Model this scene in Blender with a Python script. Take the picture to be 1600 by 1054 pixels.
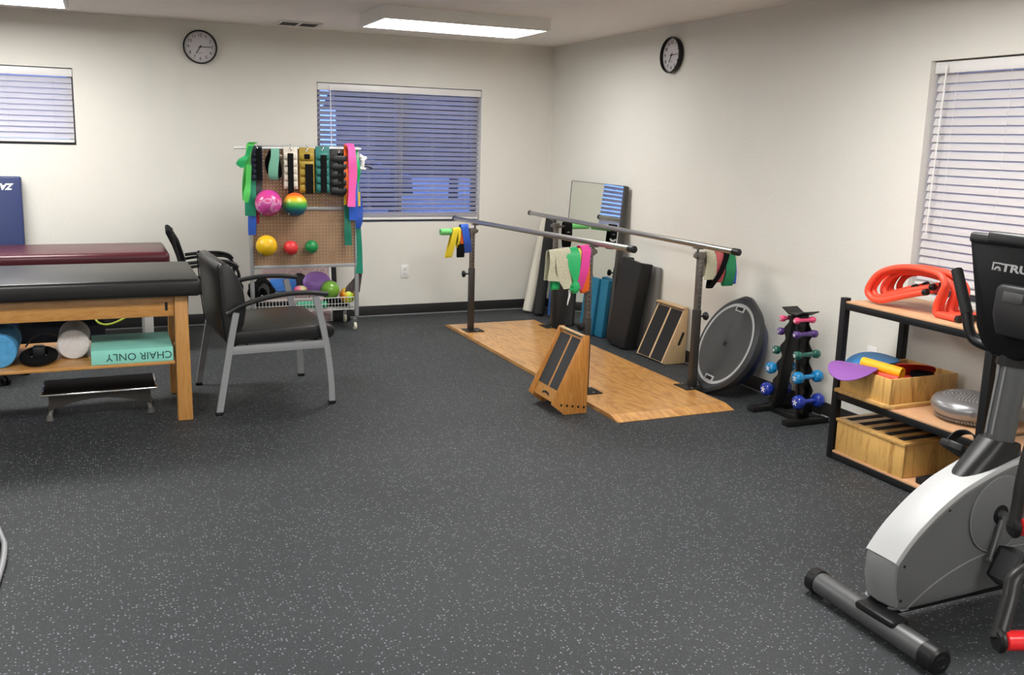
import bpy, bmesh, math, random
from mathutils import Vector as V, Matrix as Mx
random.seed(7)
PI = math.pi
R = math.radians
sc = bpy.context.scene
for o in list(bpy.data.objects):
    bpy.data.objects.remove(o)
C = sc.collection
# ---------------------------------------------------------------- camera, world, exposure
CAM = V((-3.8948, -7.9727, 1.5697))
FPX, PX, PY = 1448.25, 796.83, 491.24
yaw, pit, rol = 0.4158, -0.1841, 0.0270
fw = V((math.sin(yaw)*math.cos(pit), math.cos(yaw)*math.cos(pit), math.sin(pit)))
r0 = V((math.cos(yaw), -math.sin(yaw), 0))
u0 = r0.cross(fw)
RT = r0*math.cos(rol) + u0*math.sin(rol)
UP = -r0*math.sin(rol) + u0*math.cos(rol)
cd = bpy.data.cameras.new('camera')
cam = bpy.data.objects.new('camera', cd)
C.objects.link(cam)
cd.sensor_width = 36.0
cd.lens = FPX/1600*36
cd.shift_x = (800-PX)/1600
cd.shift_y = (PY-527)/1600
cd.clip_start = 0.05
cam.matrix_world = Mx(((RT.x, UP.x, -fw.x, CAM.x), (RT.y, UP.y, -fw.y, CAM.y), (RT.z, UP.z, -fw.z, CAM.z), (0, 0, 0, 1)))
sc.camera = cam
w = bpy.data.worlds.new('dusk_sky')
sc.world = w
w.use_nodes = True
bg = w.node_tree.nodes['Background']
bg.inputs[0].default_value = (0.11, 0.22, 0.72, 1)
bg.inputs[1].default_value = 4.0
sc.view_settings.view_transform = 'Standard'
sc.view_settings.look = 'None'
sc.view_settings.exposure = 0.0
sc.view_settings.gamma = 1.0
sc.view_settings.use_curve_mapping = False
LAMP = 20.5           # emission of the ceiling light diffusers

# a measured pixel turned into the point where its ray meets a wall, floor or object plane
def _ray(u, v):
    return fw + RT*((u-PX)/FPX) + UP*((PY-v)/FPX)
def aZ(u, v, z=0.0):
    d = _ray(u, v); return CAM + d*((z-CAM.z)/d.z)
def aX(u, v, x=0.0):
    d = _ray(u, v); return CAM + d*((x-CAM.x)/d.x)
def aY(u, v, y=0.0):
    d = _ray(u, v); return CAM + d*((y-CAM.y)/d.y)

# ---------------------------------------------------------------- materials
MATS = {}
def mat(name, col, rough=0.5, metal=0.0, var=0.0, vscale=8.0, bump=0.0, bscale=60.0, spec=0.5, coat=0.0, trans=0.0, sheen=0.0, emit=None, estr=0.0):
    if name in MATS: return MATS[name]
    m = bpy.data.materials.new(name); m.use_nodes = True
    nt = m.node_tree; n = nt.nodes; l = nt.links
    b = n['Principled BSDF']
    b.inputs['Base Color'].default_value = (*col, 1)
    b.inputs['Roughness'].default_value = rough
    b.inputs['Metallic'].default_value = metal
    b.inputs['Specular IOR Level'].default_value = spec
    b.inputs['Coat Weight'].default_value = coat
    b.inputs['Sheen Weight'].default_value = sheen
    b.inputs['Transmission Weight'].default_value = trans
    if emit:
        b.inputs['Emission Color'].default_value = (*emit, 1)
        b.inputs['Emission Strength'].default_value = estr
    tc = n.new('ShaderNodeTexCoord')
    if var > 0:
        ns = n.new('ShaderNodeTexNoise'); ns.inputs['Scale'].default_value = vscale; ns.inputs['Detail'].default_value = 4
        l.new(tc.outputs['Object'], ns.inputs['Vector'])
        r = n.new('ShaderNodeValToRGB')
        r.color_ramp.elements[0].position = 0.3; r.color_ramp.elements[1].position = 0.7
        r.color_ramp.elements[0].color = (*[c*(1-var) for c in col], 1)
        r.color_ramp.elements[1].color = (*[min(1, c*(1+var)) for c in col], 1)
        l.new(ns.outputs['Fac'], r.inputs['Fac']); l.new(r.outputs['Color'], b.inputs['Base Color'])
    if bump > 0:
        nb = n.new('ShaderNodeTexNoise'); nb.inputs['Scale'].default_value = bscale; nb.inputs['Detail'].default_value = 3
        l.new(tc.outputs['Object'], nb.inputs['Vector'])
        bp = n.new('ShaderNodeBump'); bp.inputs['Strength'].default_value = bump; bp.inputs['Distance'].default_value = 0.01
        l.new(nb.outputs['Fac'], bp.inputs['Height']); l.new(bp.outputs['Normal'], b.inputs['Normal'])
    MATS[name] = m
    return m

def wood(name, c1, c2, stretch=(1, 12, 12), scale=3.0, rough=0.4, coat=0.0, dist=3.0, seed=0.0, p0=0.35, p1=0.7):
    m = bpy.data.materials.new(name); m.use_nodes = True
    nt = m.node_tree; n = nt.nodes; l = nt.links
    b = n['Principled BSDF']
    tc = n.new('ShaderNodeTexCoord'); mp = n.new('ShaderNodeMapping')
    mp.inputs['Scale'].default_value = stretch; mp.inputs['Location'].default_value = (seed, seed*1.3, seed*0.7)
    l.new(tc.outputs['Object'], mp.inputs['Vector'])
    a = n.new('ShaderNodeTexNoise'); a.inputs['Scale'].default_value = scale; a.inputs['Detail'].default_value = 6; a.inputs['Distortion'].default_value = dist
    l.new(mp.outputs['Vector'], a.inputs['Vector'])
    f = n.new('ShaderNodeTexNoise'); f.inputs['Scale'].default_value = scale*9; f.inputs['Detail'].default_value = 3
    l.new(mp.outputs['Vector'], f.inputs['Vector'])
    mx = n.new('ShaderNodeMix'); mx.data_type = 'FLOAT'; mx.inputs[0].default_value = 0.28
    l.new(a.outputs['Fac'], mx.inputs[2]); l.new(f.outputs['Fac'], mx.inputs[3])
    r = n.new('ShaderNodeValToRGB')
    r.color_ramp.elements[0].position = p0; r.color_ramp.elements[1].position = p1
    r.color_ramp.elements[0].color = (*c1, 1); r.color_ramp.elements[1].color = (*c2, 1)
    l.new(mx.outputs[0], r.inputs['Fac']); l.new(r.outputs['Color'], b.inputs['Base Color'])
    b.inputs['Roughness'].default_value = rough; b.inputs['Coat Weight'].default_value = coat; b.inputs['Coat Roughness'].default_value = 0.15
    MATS[name] = m
    return m

def floor_mat():
    m = bpy.data.materials.new('speckled_rubber'); m.use_nodes = True
    nt = m.node_tree; n = nt.nodes; l = nt.links
    b = n['Principled BSDF']; b.inputs['Roughness'].default_value = 0.62; b.inputs['Specular IOR Level'].default_value = 0.35
    tc = n.new('ShaderNodeTexCoord')
    def flecks(scale, thr, keep):
        v = n.new('ShaderNodeTexVoronoi'); v.inputs['Scale'].default_value = scale
        wv = n.new('ShaderNodeTexNoise'); wv.inputs['Scale'].default_value = scale*1.7
        l.new(tc.outputs['Object'], wv.inputs['Vector'])
        av = n.new('ShaderNodeMix'); av.data_type = 'VECTOR'; av.inputs[0].default_value = 0.008
        l.new(tc.outputs['Object'], av.inputs[4]); l.new(wv.outputs['Color'], av.inputs[5])
        l.new(av.outputs[1], v.inputs['Vector'])
        lt = n.new('ShaderNodeMath'); lt.operation = 'LESS_THAN'; lt.inputs[1].default_value = thr
        l.new(v.outputs['Distance'], lt.inputs[0])
        sp = n.new('ShaderNodeSeparateColor'); l.new(v.outputs['Color'], sp.inputs['Color'])
        gt = n.new('ShaderNodeMath'); gt.operation = 'LESS_THAN'; gt.inputs[1].default_value = keep
        l.new(sp.outputs[0], gt.inputs[0])
        mu = n.new('ShaderNodeMath'); mu.operation = 'MULTIPLY'
        l.new(lt.outputs[0], mu.inputs[0]); l.new(gt.outputs[0], mu.inputs[1])
        return mu, sp
    f1, s1 = flecks(85, 0.27, 0.42)
    f2, s2 = flecks(150, 0.30, 0.30)
    ns = n.new('ShaderNodeTexNoise'); ns.inputs['Scale'].default_value = 1.1; ns.inputs['Detail'].default_value = 5
    l.new(tc.outputs['Object'], ns.inputs['Vector'])
    rb = n.new('ShaderNodeValToRGB')
    rb.color_ramp.elements[0].position = 0.35; rb.color_ramp.elements[1].position = 0.65
    rb.color_ramp.elements[0].color = (0.0275, 0.0308, 0.0338, 1); rb.color_ramp.elements[1].color = (0.0345, 0.0382, 0.0415, 1)
    l.new(ns.outputs['Fac'], rb.inputs['Fac'])
    m2 = n.new('ShaderNodeMix'); m2.data_type = 'RGBA'; m2.inputs[7].default_value = (0.08, 0.087, 0.097, 1)
    l.new(f2.outputs[0], m2.inputs[0]); l.new(rb.outputs['Color'], m2.inputs[6])
    m1 = n.new('ShaderNodeMix'); m1.data_type = 'RGBA'; m1.inputs[7].default_value = (0.21, 0.228, 0.248, 1)
    l.new(f1.outputs[0], m1.inputs[0]); l.new(m2.outputs[2], m1.inputs[6])
    l.new(m1.outputs[2], b.inputs['Base Color'])
    nb = n.new('ShaderNodeTexNoise'); nb.inputs['Scale'].default_value = 260
    l.new(tc.outputs['Object'], nb.inputs['Vector'])
    bp = n.new('ShaderNodeBump'); bp.inputs['Strength'].default_value = 0.25; bp.inputs['Distance'].default_value = 0.004
    l.new(nb.outputs['Fac'], bp.inputs['Height']); l.new(bp.outputs['Normal'], b.inputs['Normal'])
    return m

def ramp_mat(name, axis, stops, rough=0.3, wob=0.0, scale=1.0, off=0.0):
    """colour bands across a ball or towel, a print of the object itself"""
    m = bpy.data.materials.new(name); m.use_nodes = True
    nt = m.node_tree; n = nt.nodes; l = nt.links
    b = n['Principled BSDF']; b.inputs['Roughness'].default_value = rough
    tc = n.new('ShaderNodeTexCoord')
    ns = n.new('ShaderNodeTexNoise'); ns.inputs['Scale'].default_value = 14; ns.inputs['Distortion'].default_value = 1.0
    l.new(tc.outputs['Generated'], ns.inputs['Vector'])
    sp = n.new('ShaderNodeSeparateXYZ'); l.new(tc.outputs['Generated'], sp.inputs[0])
    ma = n.new('ShaderNodeMath'); ma.operation = 'MULTIPLY_ADD'; ma.inputs[1].default_value = wob; 
    l.new(ns.outputs['Fac'], ma.inputs[0]); l.new(sp.outputs['XYZ'.index(axis)], ma.inputs[2])
    sb = n.new('ShaderNodeMath'); sb.operation = 'MULTIPLY_ADD'; sb.inputs[1].default_value = scale; sb.inputs[2].default_value = off - wob*0.5*scale
    l.new(ma.outputs[0], sb.inputs[0])
    r = n.new('ShaderNodeValToRGB')
    els = r.color_ramp.elements
    while len(els) < len(stops): els.new(0.5)
    for e, (p, c) in zip(els, stops):
        e.position = p; e.color = (*c, 1)
    l.new(sb.outputs[0], r.inputs['Fac']); l.new(r.outputs['Color'], b.inputs['Base Color'])
    MATS[name] = m
    return m

M_wall = mat('painted_wall', (0.735, 0.72, 0.665), 0.85, bump=0.22, bscale=55, var=0.012, vscale=3)
M_ceil = mat('painted_ceiling', (0.86, 0.825, 0.785), 0.9, bump=0.15, bscale=70)
M_floor = floor_mat()
M_base = mat('black_vinyl_base', (0.022, 0.022, 0.022), 0.45)
M_strip = mat('grey_floor_strip', (0.25, 0.25, 0.25), 0.5)
M_white = mat('white_plastic', (0.80, 0.79, 0.78), 0.35)
M_whitem = mat('white_enamel', (0.72, 0.72, 0.70), 0.35)
M_blackp = mat('black_plastic', (0.009, 0.009, 0.010), 0.38, spec=0.32)
M_blackm = mat('black_metal', (0.010, 0.010, 0.010), 0.42, var=0.15, spec=0.3)
M_rubber = mat('black_rubber', (0.010, 0.010, 0.011), 0.7, spec=0.3)
M_vinyl = mat('black_vinyl', (0.013, 0.0125, 0.013), 0.36, bump=0.10, bscale=220, spec=0.45)
M_chrome = mat('brushed_steel', (0.46, 0.45, 0.43), 0.32, 1.0)
M_chrome2 = mat('bright_chrome', (0.75, 0.75, 0.75), 0.15, 1.0)
M_bronze = mat('bronze_steel', (0.055, 0.05, 0.045), 0.4, 0.5)
M_bronze2 = mat('worn_steel_tube', (0.17, 0.155, 0.14), 0.42, 0.55, var=0.2, vscale=40)
M_grey = mat('grey_powder_coat', (0.28, 0.285, 0.295), 0.4)
M_maple = wood('maple', (0.60, 0.31, 0.095), (0.45, 0.195, 0.045), (2, 9, 9), 2.0, 0.35, 0.3)
M_maple_x = wood('maple_upright', (0.58, 0.30, 0.09), (0.43, 0.19, 0.045), (14, 14, 1.2), 2.0, 0.4, 0.2)
M_plat = wood('platform_birch', (0.70, 0.37, 0.115), (0.36, 0.135, 0.03), (4.2, 1.0, 4), 1.5, 0.30, 0.45, 5.0, p0=0.42, p1=0.72)
M_oak = wood('oak_veneer', (0.56, 0.25, 0.055), (0.33, 0.12, 0.022), (14, 14, 1.2), 2.2, 0.38, 0.3)
M_pale = wood('pale_birch', (0.68, 0.49, 0.28), (0.58, 0.39, 0.20), (10, 10, 1.5), 2.0, 0.45)
M_pine = wood('pine_plywood', (0.70, 0.42, 0.13), (0.36, 0.16, 0.035), (9, 9, 1.2), 1.4, 0.42, 0.2, 2.0, p0=0.50, p1=0.68)
M_pine_y = wood('pine_plywood_flat', (0.68, 0.42, 0.15), (0.48, 0.25, 0.065), (0.9, 7, 7), 1.7, 0.42, 0.2, 2.5)
M_shelfb = wood('shelf_board', (0.62, 0.36, 0.20), (0.55, 0.30, 0.155), (3, 1, 3), 3.0, 0.5)
M_grip = mat('grip_tape', (0.012, 0.012, 0.013), 0.85, bump=0.3, bscale=500)
M_gripg = mat('grey_grip_tape', (0.032, 0.034, 0.037), 0.85, bump=0.3, bscale=500)

# ---------------------------------------------------------------- mesh helpers
def bm_(): return bmesh.new()
def box(bm, a, b, bev=0.0, mx=None, seg=2):
    c = [(a[i]+b[i])/2 for i in range(3)]; s = [abs(b[i]-a[i]) for i in range(3)]
    M = Mx.Translation(c) @ Mx.Diagonal((*s, 1))
    g = bmesh.ops.create_cube(bm, size=1, matrix=M)
    vs = g['verts']
    if bev > 0:
        es = list({e for v in vs for e in v.link_edges})
        r = bmesh.ops.bevel(bm, geom=es, offset=min(bev, min(s)*0.49), segments=seg, profile=0.5, affect='EDGES')
        vs = list({v for f in r['faces'] for v in f.verts} | {v for v in vs if v.is_valid})
    if mx is not None: bmesh.ops.transform(bm, matrix=mx, verts=[v for v in vs if v.is_valid])
def frame(d):
    d = d.normalized()
    a = V((0, 0, 1)) if abs(d.z) < 0.9 else V((1, 0, 0))
    x = a.cross(d).normalized(); return x, d.cross(x)
def ring(bm, c, x, y, rx, ry, n, ph=0.0):
    return [bm.verts.new(c + x*(math.cos(2*PI*i/n+ph)*rx) + y*(math.sin(2*PI*i/n+ph)*ry)) for i in range(n)]
def bridge(bm, a, b):
    n = len(a)
    for i in range(n):
        bm.faces.new((a[i], a[(i+1) % n], b[(i+1) % n], b[i]))
def cyl(bm, p, q, r, r2=None, n=16, bev=0.0):
    p = V(p); q = V(q); r2 = r if r2 is None else r2
    x, y = frame(q-p); d = (q-p).normalized()
    if bev > 0:
        L = [(p, r-bev), (p+d*bev, r), (q-d*bev, r2), (q, r2-bev)]
    else: L = [(p, r), (q, r2)]
    rs = [ring(bm, c, x, y, k, k, n) for c, k in L]
    for a, b in zip(rs, rs[1:]): bridge(bm, a, b)
    bm.faces.new(rs[0][::-1]); bm.faces.new(rs[-1])
def spline(pts, k=6, closed=False):
    P = [V(p) for p in pts]; n = len(P); out = []
    if n < 3: return P
    for i in range(n if closed else n-1):
        a = P[(i-1) % n] if closed or i > 0 else P[0]*2-P[1]
        b = P[i]; c = P[(i+1) % n]
        d = P[(i+2) % n] if closed or i+2 < n else P[-1]*2-P[-2]
        for j in range(k):
            t = j/k
            out.append(0.5*((2*b)+(c-a)*t+(2*a-5*b+4*c-d)*t*t+(3*b-a-3*c+d)*t**3))
    if not closed: out.append(P[-1])
    return out
def tube(bm, pts, r, n=10, k=6, closed=False, flat=1.0, upv=None, ends=True, square=False):
    P = spline(pts, k, closed) if k > 1 else [V(p) for p in pts]
    N = len(P); rings = []; xp = None
    for i, p in enumerate(P):
        if closed: d = P[(i+1) % N]-P[i-1]
        else: d = P[min(i+1, N-1)]-P[max(i-1, 0)]
        d.normalize()
        if upv is not None:
            y = V(upv); y = (y-d*y.dot(d)).normalized(); x = y.cross(d)
        elif xp is None: x, y = frame(d)
        else:
            x = (xp-d*xp.dot(d)).normalized(); y = d.cross(x)
        xp = x
        t = i/max(1, N-1)
        rr = r(t) if callable(r) else r
        if square:
            rings.append([bm.verts.new(p+x*(sx*rr)+y*(sy*rr*flat)) for sx, sy in ((1, 1), (-1, 1), (-1, -1), (1, -1))])
        else: rings.append(ring(bm, p, x, y, rr, rr*flat, n))
    for a, b in zip(rings, rings[1:]): bridge(bm, a, b)
    if closed: bridge(bm, rings[-1], rings[0])
    elif ends:
        bm.faces.new(rings[0][::-1]); bm.faces.new(rings[-1])
def lathe(bm, prof, c=(0, 0, 0), ax=(0, 0, 1), n=32):
    """prof: (radius, height) pairs along ax from c"""
    c = V(c); d = V(ax).normalized(); x, y = frame(d); rs = []
    for r, h in prof:
        if r < 1e-6: rs.append([bm.verts.new(c+d*h)])
        else: rs.append(ring(bm, c+d*h, x, y, r, r, n))
    for a, b in zip(rs, rs[1:]):
        if len(a) == 1 and len(b) == 1: continue
        if len(a) == 1:
            for i in range(n): bm.faces.new((a[0], b[(i+1) % n], b[i]))
        elif len(b) == 1:
            for i in range(n): bm.faces.new((a[i], a[(i+1) % n], b[0]))
        else: bridge(bm, a, b)
def ball(bm, c, r, u=28, v=16, s=(1, 1, 1)):
    bmesh.ops.create_uvsphere(bm, u_segments=u, v_segments=v, radius=r, matrix=Mx.Translation(c) @ Mx.Diagonal((*s, 1)))
def prism(bm, poly, a, b, ax='Y', bev=0.0):
    """poly in the two other axes (in xyz order), pushed along ax from a to b"""
    def mk(p, t):
        return V((t, p[0], p[1])) if ax == 'X' else V((p[0], t, p[1])) if ax == 'Y' else V((p[0], p[1], t))
    va = [bm.verts.new(mk(p, a)) for p in poly]; vb = [bm.verts.new(mk(p, b)) for p in poly]
    n = len(poly); fs = [bm.faces.new(va), bm.faces.new(vb)]
    for i in range(n): fs.append(bm.faces.new((va[i], va[(i+1) % n], vb[(i+1) % n], vb[i])))
    bmesh.ops.recalc_face_normals(bm, faces=fs)
    if bev > 0:
        bmesh.ops.bevel(bm, geom=list({e for f in fs for e in f.edges}), offset=bev, segments=2, profile=0.5, affect='EDGES')
def ribbon(bm, cs, ws, t=0.003, k=4):
    """a strip of cloth or rubber: centre points, half-width vectors, thickness"""
    cs = spline(cs, k); n = len(cs)
    ws = spline(ws, k) if len(ws) > 1 else [V(ws[0])]*n
    L = []
    for i in range(n):
        d = (cs[min(i+1, n-1)]-cs[max(i-1, 0)]).normalized()
        nn = d.cross(ws[i]).normalized()*(t/2)
        L.append([bm.verts.new(q) for q in (cs[i]-ws[i]+nn, cs[i]+ws[i]+nn, cs[i]+ws[i]-nn, cs[i]-ws[i]-nn)])
    for a, b in zip(L, L[1:]): bridge(bm, a, b)
    bm.faces.new(L[0][::-1]); bm.faces.new(L[-1])
def xf(bm, M): bmesh.ops.transform(bm, matrix=M, verts=bm.verts)
def text(bm, s, size, M, ext=0.0006, shear=0.0, bold=0.0):
    cu = bpy.data.curves.new('t', 'FONT'); cu.body = s; cu.size = size; cu.extrude = ext; cu.shear = shear; cu.offset = bold
    cu.align_x = 'CENTER'; cu.align_y = 'CENTER'; cu.resolution_u = 3
    o = bpy.data.objects.new('t', cu); C.objects.link(o)
    dg = bpy.context.evaluated_depsgraph_get(); dg.update()
    me = bpy.data.meshes.new_from_object(o.evaluated_get(dg)); me.transform(M)
    bm.from_mesh(me); bpy.data.objects.remove(o); bpy.data.curves.remove(cu); bpy.data.meshes.remove(me)
def obj(name, bm, m, parent=None, ang=35, flat=False):
    bmesh.ops.recalc_face_normals(bm, faces=bm.faces)
    me = bpy.data.meshes.new(name); bm.to_mesh(me); bm.free()
    me.materials.append(m)
    if not flat:
        me.polygons.foreach_set('use_smooth', [True]*len(me.polygons)); me.set_sharp_from_angle(angle=R(ang))
    o = bpy.data.objects.new(name, me); C.objects.link(o)
    if parent is not None: o.parent = parent
    return o
LOCAL = set()
def thing(name, label, cat, group=None, loc=None, rz=0.0):
    o = bpy.data.objects.new(name, None); C.objects.link(o)
    o.empty_display_size = 0.1
    o['label'] = label; o['category'] = cat
    if group: o['group'] = group
    if loc is not None:
        o.location = loc; o.rotation_euler = (0, 0, rz); LOCAL.add(o)
    return o
def tag(o, label, cat, group=None):
    o['label'] = label; o['category'] = cat
    if group: o['group'] = group
    return o
def struct(name, bm, m, parent=None, **k):
    o = obj(name, bm, m, parent, **k)
    if parent is None: o['kind'] = 'structure'
    return o
def bx(name, a, b, m, parent=None, bev=0.0, mx=None):
    bm = bm_(); box(bm, a, b, bev, mx); return obj(name, bm, m, parent)
def dup(root, loc, rz, label):
    r = root.copy(); C.objects.link(r); r.location = loc; r.rotation_euler = (0, 0, rz); r['label'] = label; LOCAL.add(r)
    for ch in list(root.children):
        c = ch.copy(); C.objects.link(c); c.parent = r
        for g in ch.children:
            d = g.copy(); C.objects.link(d); d.parent = c
    return r
def stuff(o): o['kind'] = 'stuff'; return o
# ================================================================ setting
XL, YF, H, TW = -7.2, -10.0, 2.44, 0.16       # left wall, front wall, ceiling height, wall thickness
BBH = 0.095
def wall_with_holes(name, along, pos, sgn, lo, hi, holes):
    bm = bm_()
    def put(a0, a1, z0, z1):
        if a1-a0 < 1e-4 or z1-z0 < 1e-4: return
        p, q = sorted((pos, pos+sgn*TW))
        if along == 'x': box(bm, (a0, p, z0), (a1, q, z1))
        else: box(bm, (p, a0, z0), (q, a1, z1))
    cur = lo
    for a0, a1, z0, z1 in sorted(holes):
        put(cur, a0, -0.05, H+0.05); put(a0, a1, -0.05, z0); put(a0, a1, z1, H+0.05); cur = a1
    put(cur, hi, -0.05, H+0.05)
    return struct(name, bm, M_wall, flat=True)
W1 = (-5.545, -4.055, 1.455, 2.03)
W2 = (-2.20, -0.71, 0.84, 2.02)
W3 = (-5.855, -4.365, 0.84, 2.03)
wall_with_holes('wall_back', 'x', 0.0, 1, XL-TW, TW, [W1, W2])
wall_with_holes('wall_right', 'y', 0.0, 1, YF-TW, 0.0, [W3])
wall_with_holes('wall_left', 'y', XL, -1, YF-TW, 0.0, [])
wall_with_holes('wall_front', 'x', YF, -1, XL-TW, TW, [])
bm = bm_(); box(bm, (XL-TW, YF-TW, -0.06), (TW, TW, 0)); struct('floor', bm, M_floor, flat=True)
bm = bm_(); box(bm, (XL-TW, YF-TW, H), (TW, TW, H+0.06)); struct('ceiling', bm, M_ceil, flat=True)
def skirting(name, a, b):
    bm = bm_(); box(bm, a, b, 0.002); struct(name, bm, M_base)
skirting('baseboard_back', (XL, -0.006, 0.0), (-0.0065, -0.0005, BBH))
skirting('baseboard_right', (-0.006, YF, 0.0), (-0.0005, -0.0005, BBH))
skirting('baseboard_left', (XL+0.0005, YF, 0.0), (XL+0.006, -0.007, BBH))
bm = bm_(); box(bm, (XL+.01, -0.011, 0.0), (-0.012, -0.0065, 0.009)); struct('trim_1', bm, M_strip)
bm = bm_(); box(bm, (-0.011, YF, 0.0), (-0.0065, -0.007, 0.009)); struct('trim_2', bm, M_strip)

# windows: aluminium frame, meeting rail and glass set into the wall opening
M_alu = mat('window_aluminium', (0.10, 0.10, 0.11), 0.4, 0.6)
M_glass = bpy.data.materials.new('window_glass'); M_glass.use_nodes = True
_n = M_glass.node_tree.nodes; _l = M_glass.node_tree.links
_n.remove(_n['Principled BSDF'])
_t = _n.new('ShaderNodeBsdfTransparent'); _g = _n.new('ShaderNodeBsdfGlossy'); _g.inputs['Roughness'].default_value = 0.02
_m = _n.new('ShaderNodeMixShader'); _f = _n.new('ShaderNodeFresnel'); _f.inputs['IOR'].default_value = 1.45
_l.new(_f.outputs[0], _m.inputs[0]); _l.new(_t.outputs[0], _m.inputs[1]); _l.new(_g.outputs[0], _m.inputs[2])
_l.new(_m.outputs[0], _n['Material Output'].inputs['Surface'])
def window(name, along, h, label=None):
    a0, a1, z0, z1 = h; fwid = 0.045; d0, d1 = 0.10, 0.145
    def bb(bm, p0, p1, q0, q1, e0=d0, e1=d1):
        if along == 'x': box(bm, (p0, e0, q0), (p1, e1, q1))
        else: box(bm, (e0, p0, q0), (e1, p1, q1))
    root = None
    bm = bm_()
    bb(bm, a0, a1, z0, z0+fwid); bb(bm, a0, a1, z1-fwid, z1); bb(bm, a0, a0+fwid, z0+fwid, z1-fwid); bb(bm, a1-fwid, a1, z0+fwid, z1-fwid)
    mid = (a0+a1)/2; bb(bm, mid-0.025, mid+0.025, z0+fwid, z1-fwid)
    root = struct(name, bm, M_alu, flat=True)
    for p0, p1 in ((a0+fwid, mid-0.025), (mid+0.025, a1-fwid)):
        bm = bm_(); bb(bm, p0, p1, z0+fwid, z1-fwid, 0.118, 0.124); obj('pane', bm, M_glass, root, flat=True)
window('window_1', 'x', W1); window('window_2', 'x', W2); window('window_3', 'y', W3)

# ---- horizontal blinds, every slat a part of its own
def slat_mat(name, f):
    m = mat(name, (0.82, 0.79, 0.78) if f > .2 else (0.60, 0.575, 0.575), 0.45)
    nt = m.node_tree; b = nt.nodes['Principled BSDF']
    tr = nt.nodes.new('ShaderNodeBsdfTranslucent'); tr.inputs[0].default_value = (0.85, 0.85, 0.88, 1)
    mx = nt.nodes.new('ShaderNodeMixShader'); mx.inputs[0].default_value = f
    nt.links.new(b.outputs[0], mx.inputs[1]); nt.links.new(tr.outputs[0], mx.inputs[2])
    nt.links.new(mx.outputs[0], nt.nodes['Material Output'].inputs['Surface'])
    return m
M_thin = slat_mat('thin_blind_slat', 0.55); M_thick = slat_mat('thick_blind_slat', 0.05)
M_cord = mat('blind_cord', (0.75, 0.72, 0.72), 0.7)
def blind(label, along, h, pitch, tilt, depth, zbot, head=0.055, wand=None, rails=2, skew=0.0):
    """along x: the wall is y=0 and the room lies at y<0; along y: the wall is x=0"""
    a0, a1, z0, z1 = h; a0 += 0.012; a1 -= 0.012
    M_slat = M_thick if along == 'y' else M_thin
    t = thing('window_blind', label, 'blind')
    def P(a, d, z): return V((a, d, z)) if along == 'x' else V((d, a, z))
    def bb(bm, p0, p1, e0, e1, q0, q1, bev=0.0):
        lo, hi = P(p0, e0, q0), P(p1, e1, q1); box(bm, lo, hi, bev)
    bm = bm_(); bb(bm, a0-0.008, a1+0.008, depth-0.028, depth+0.028, z1-head-0.008, z1-0.006, 0.004); obj('headrail', bm, M_white, t)
    hw = 0.025; n = round((z1-head-0.008-zbot-0.036)/pitch); pitch = (z1-head-0.012-zbot-0.034)/n
    # slat cross-section (depth offset, height offset), inner edge first
    bm = bm_()
    c, s = math.cos(R(tilt)), math.sin(R(tilt)); cr = []
    for e, th in ((-1, 1), (-.5, 1), (0, 1), (.5, 1), (1, 1), (1, -1), (.5, -1), (0, -1), (-.5, -1), (-1, -1)):
        u = e*hw; vv = 0.0022*(1-e*e)+th*0.0012
        cr.append((u*c-vv*s*-1, -u*s+vv*c))
    vs = [[bm.verts.new(P(a, q[0], q[1])) for q in cr] for a in (a0, a1)]
    bridge(bm, vs[0], vs[1]); bm.faces.new(vs[0]); bm.faces.new(vs[1][::-1])
    base = obj('slat', bm, M_slat, t)
    for i in range(n):
        o = base if i == 0 else base.copy()
        if i: C.objects.link(o)
        o.location = P(0, depth, zbot+0.034+pitch*(i+0.5)+(random.random()-.5)*0.002)
    bm = bm_(); bb(bm, a0, a1, depth-0.026, depth+0.026, zbot, zbot+0.02, 0.004); obj('bottom_rail', bm, M_white, t)
    for k in range(rails):                                    # spare slats gathered on the rail
        bm = bm_(); bb(bm, a0, a1, depth-0.025+.002*(k % 2), depth+0.025, zbot+0.0225+k*0.0075, zbot+0.0265+k*0.0075); obj('slat', bm, M_slat, t)
    for f in (0.09, 0.30, 0.5, 0.70, 0.91):
        bm = bm_(); a = a0+(a1-a0)*f
        for dd in (-0.027, 0.027): cyl(bm, P(a, depth+dd, zbot+0.02), P(a, depth+dd, z1-head), 0.0011, n=5)
        obj('ladder_cord', bm, M_cord, t)
    if wand:
        bm = bm_(); a, L, da = wand
        tube(bm, [P(a, depth-0.04, z1-head+0.012), P(a+da*.1, depth-0.050, z1-head-0.04), P(a+da, depth-0.048, z1-head-L)], 0.0045, 7, 4)
        obj('tilt_wand', bm, M_white, t)
    return t
blind('white horizontal blind closed over the small high window at the left', 'x', W1, 0.043, -62, 0.045, 1.475, wand=None)
blind('white horizontal blind half open over the window behind the pegboard rack', 'x', W2, 0.0405, 34, 0.035, 0.862, wand=(-2.09, 0.72, 0.01), rails=4)
blind('white horizontal blind closed over the window of the right wall above the shelf', 'y', W3, 0.0425, -68, 0.055, 0.885, wand=(-4.46, 0.82, 0.02))

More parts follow.
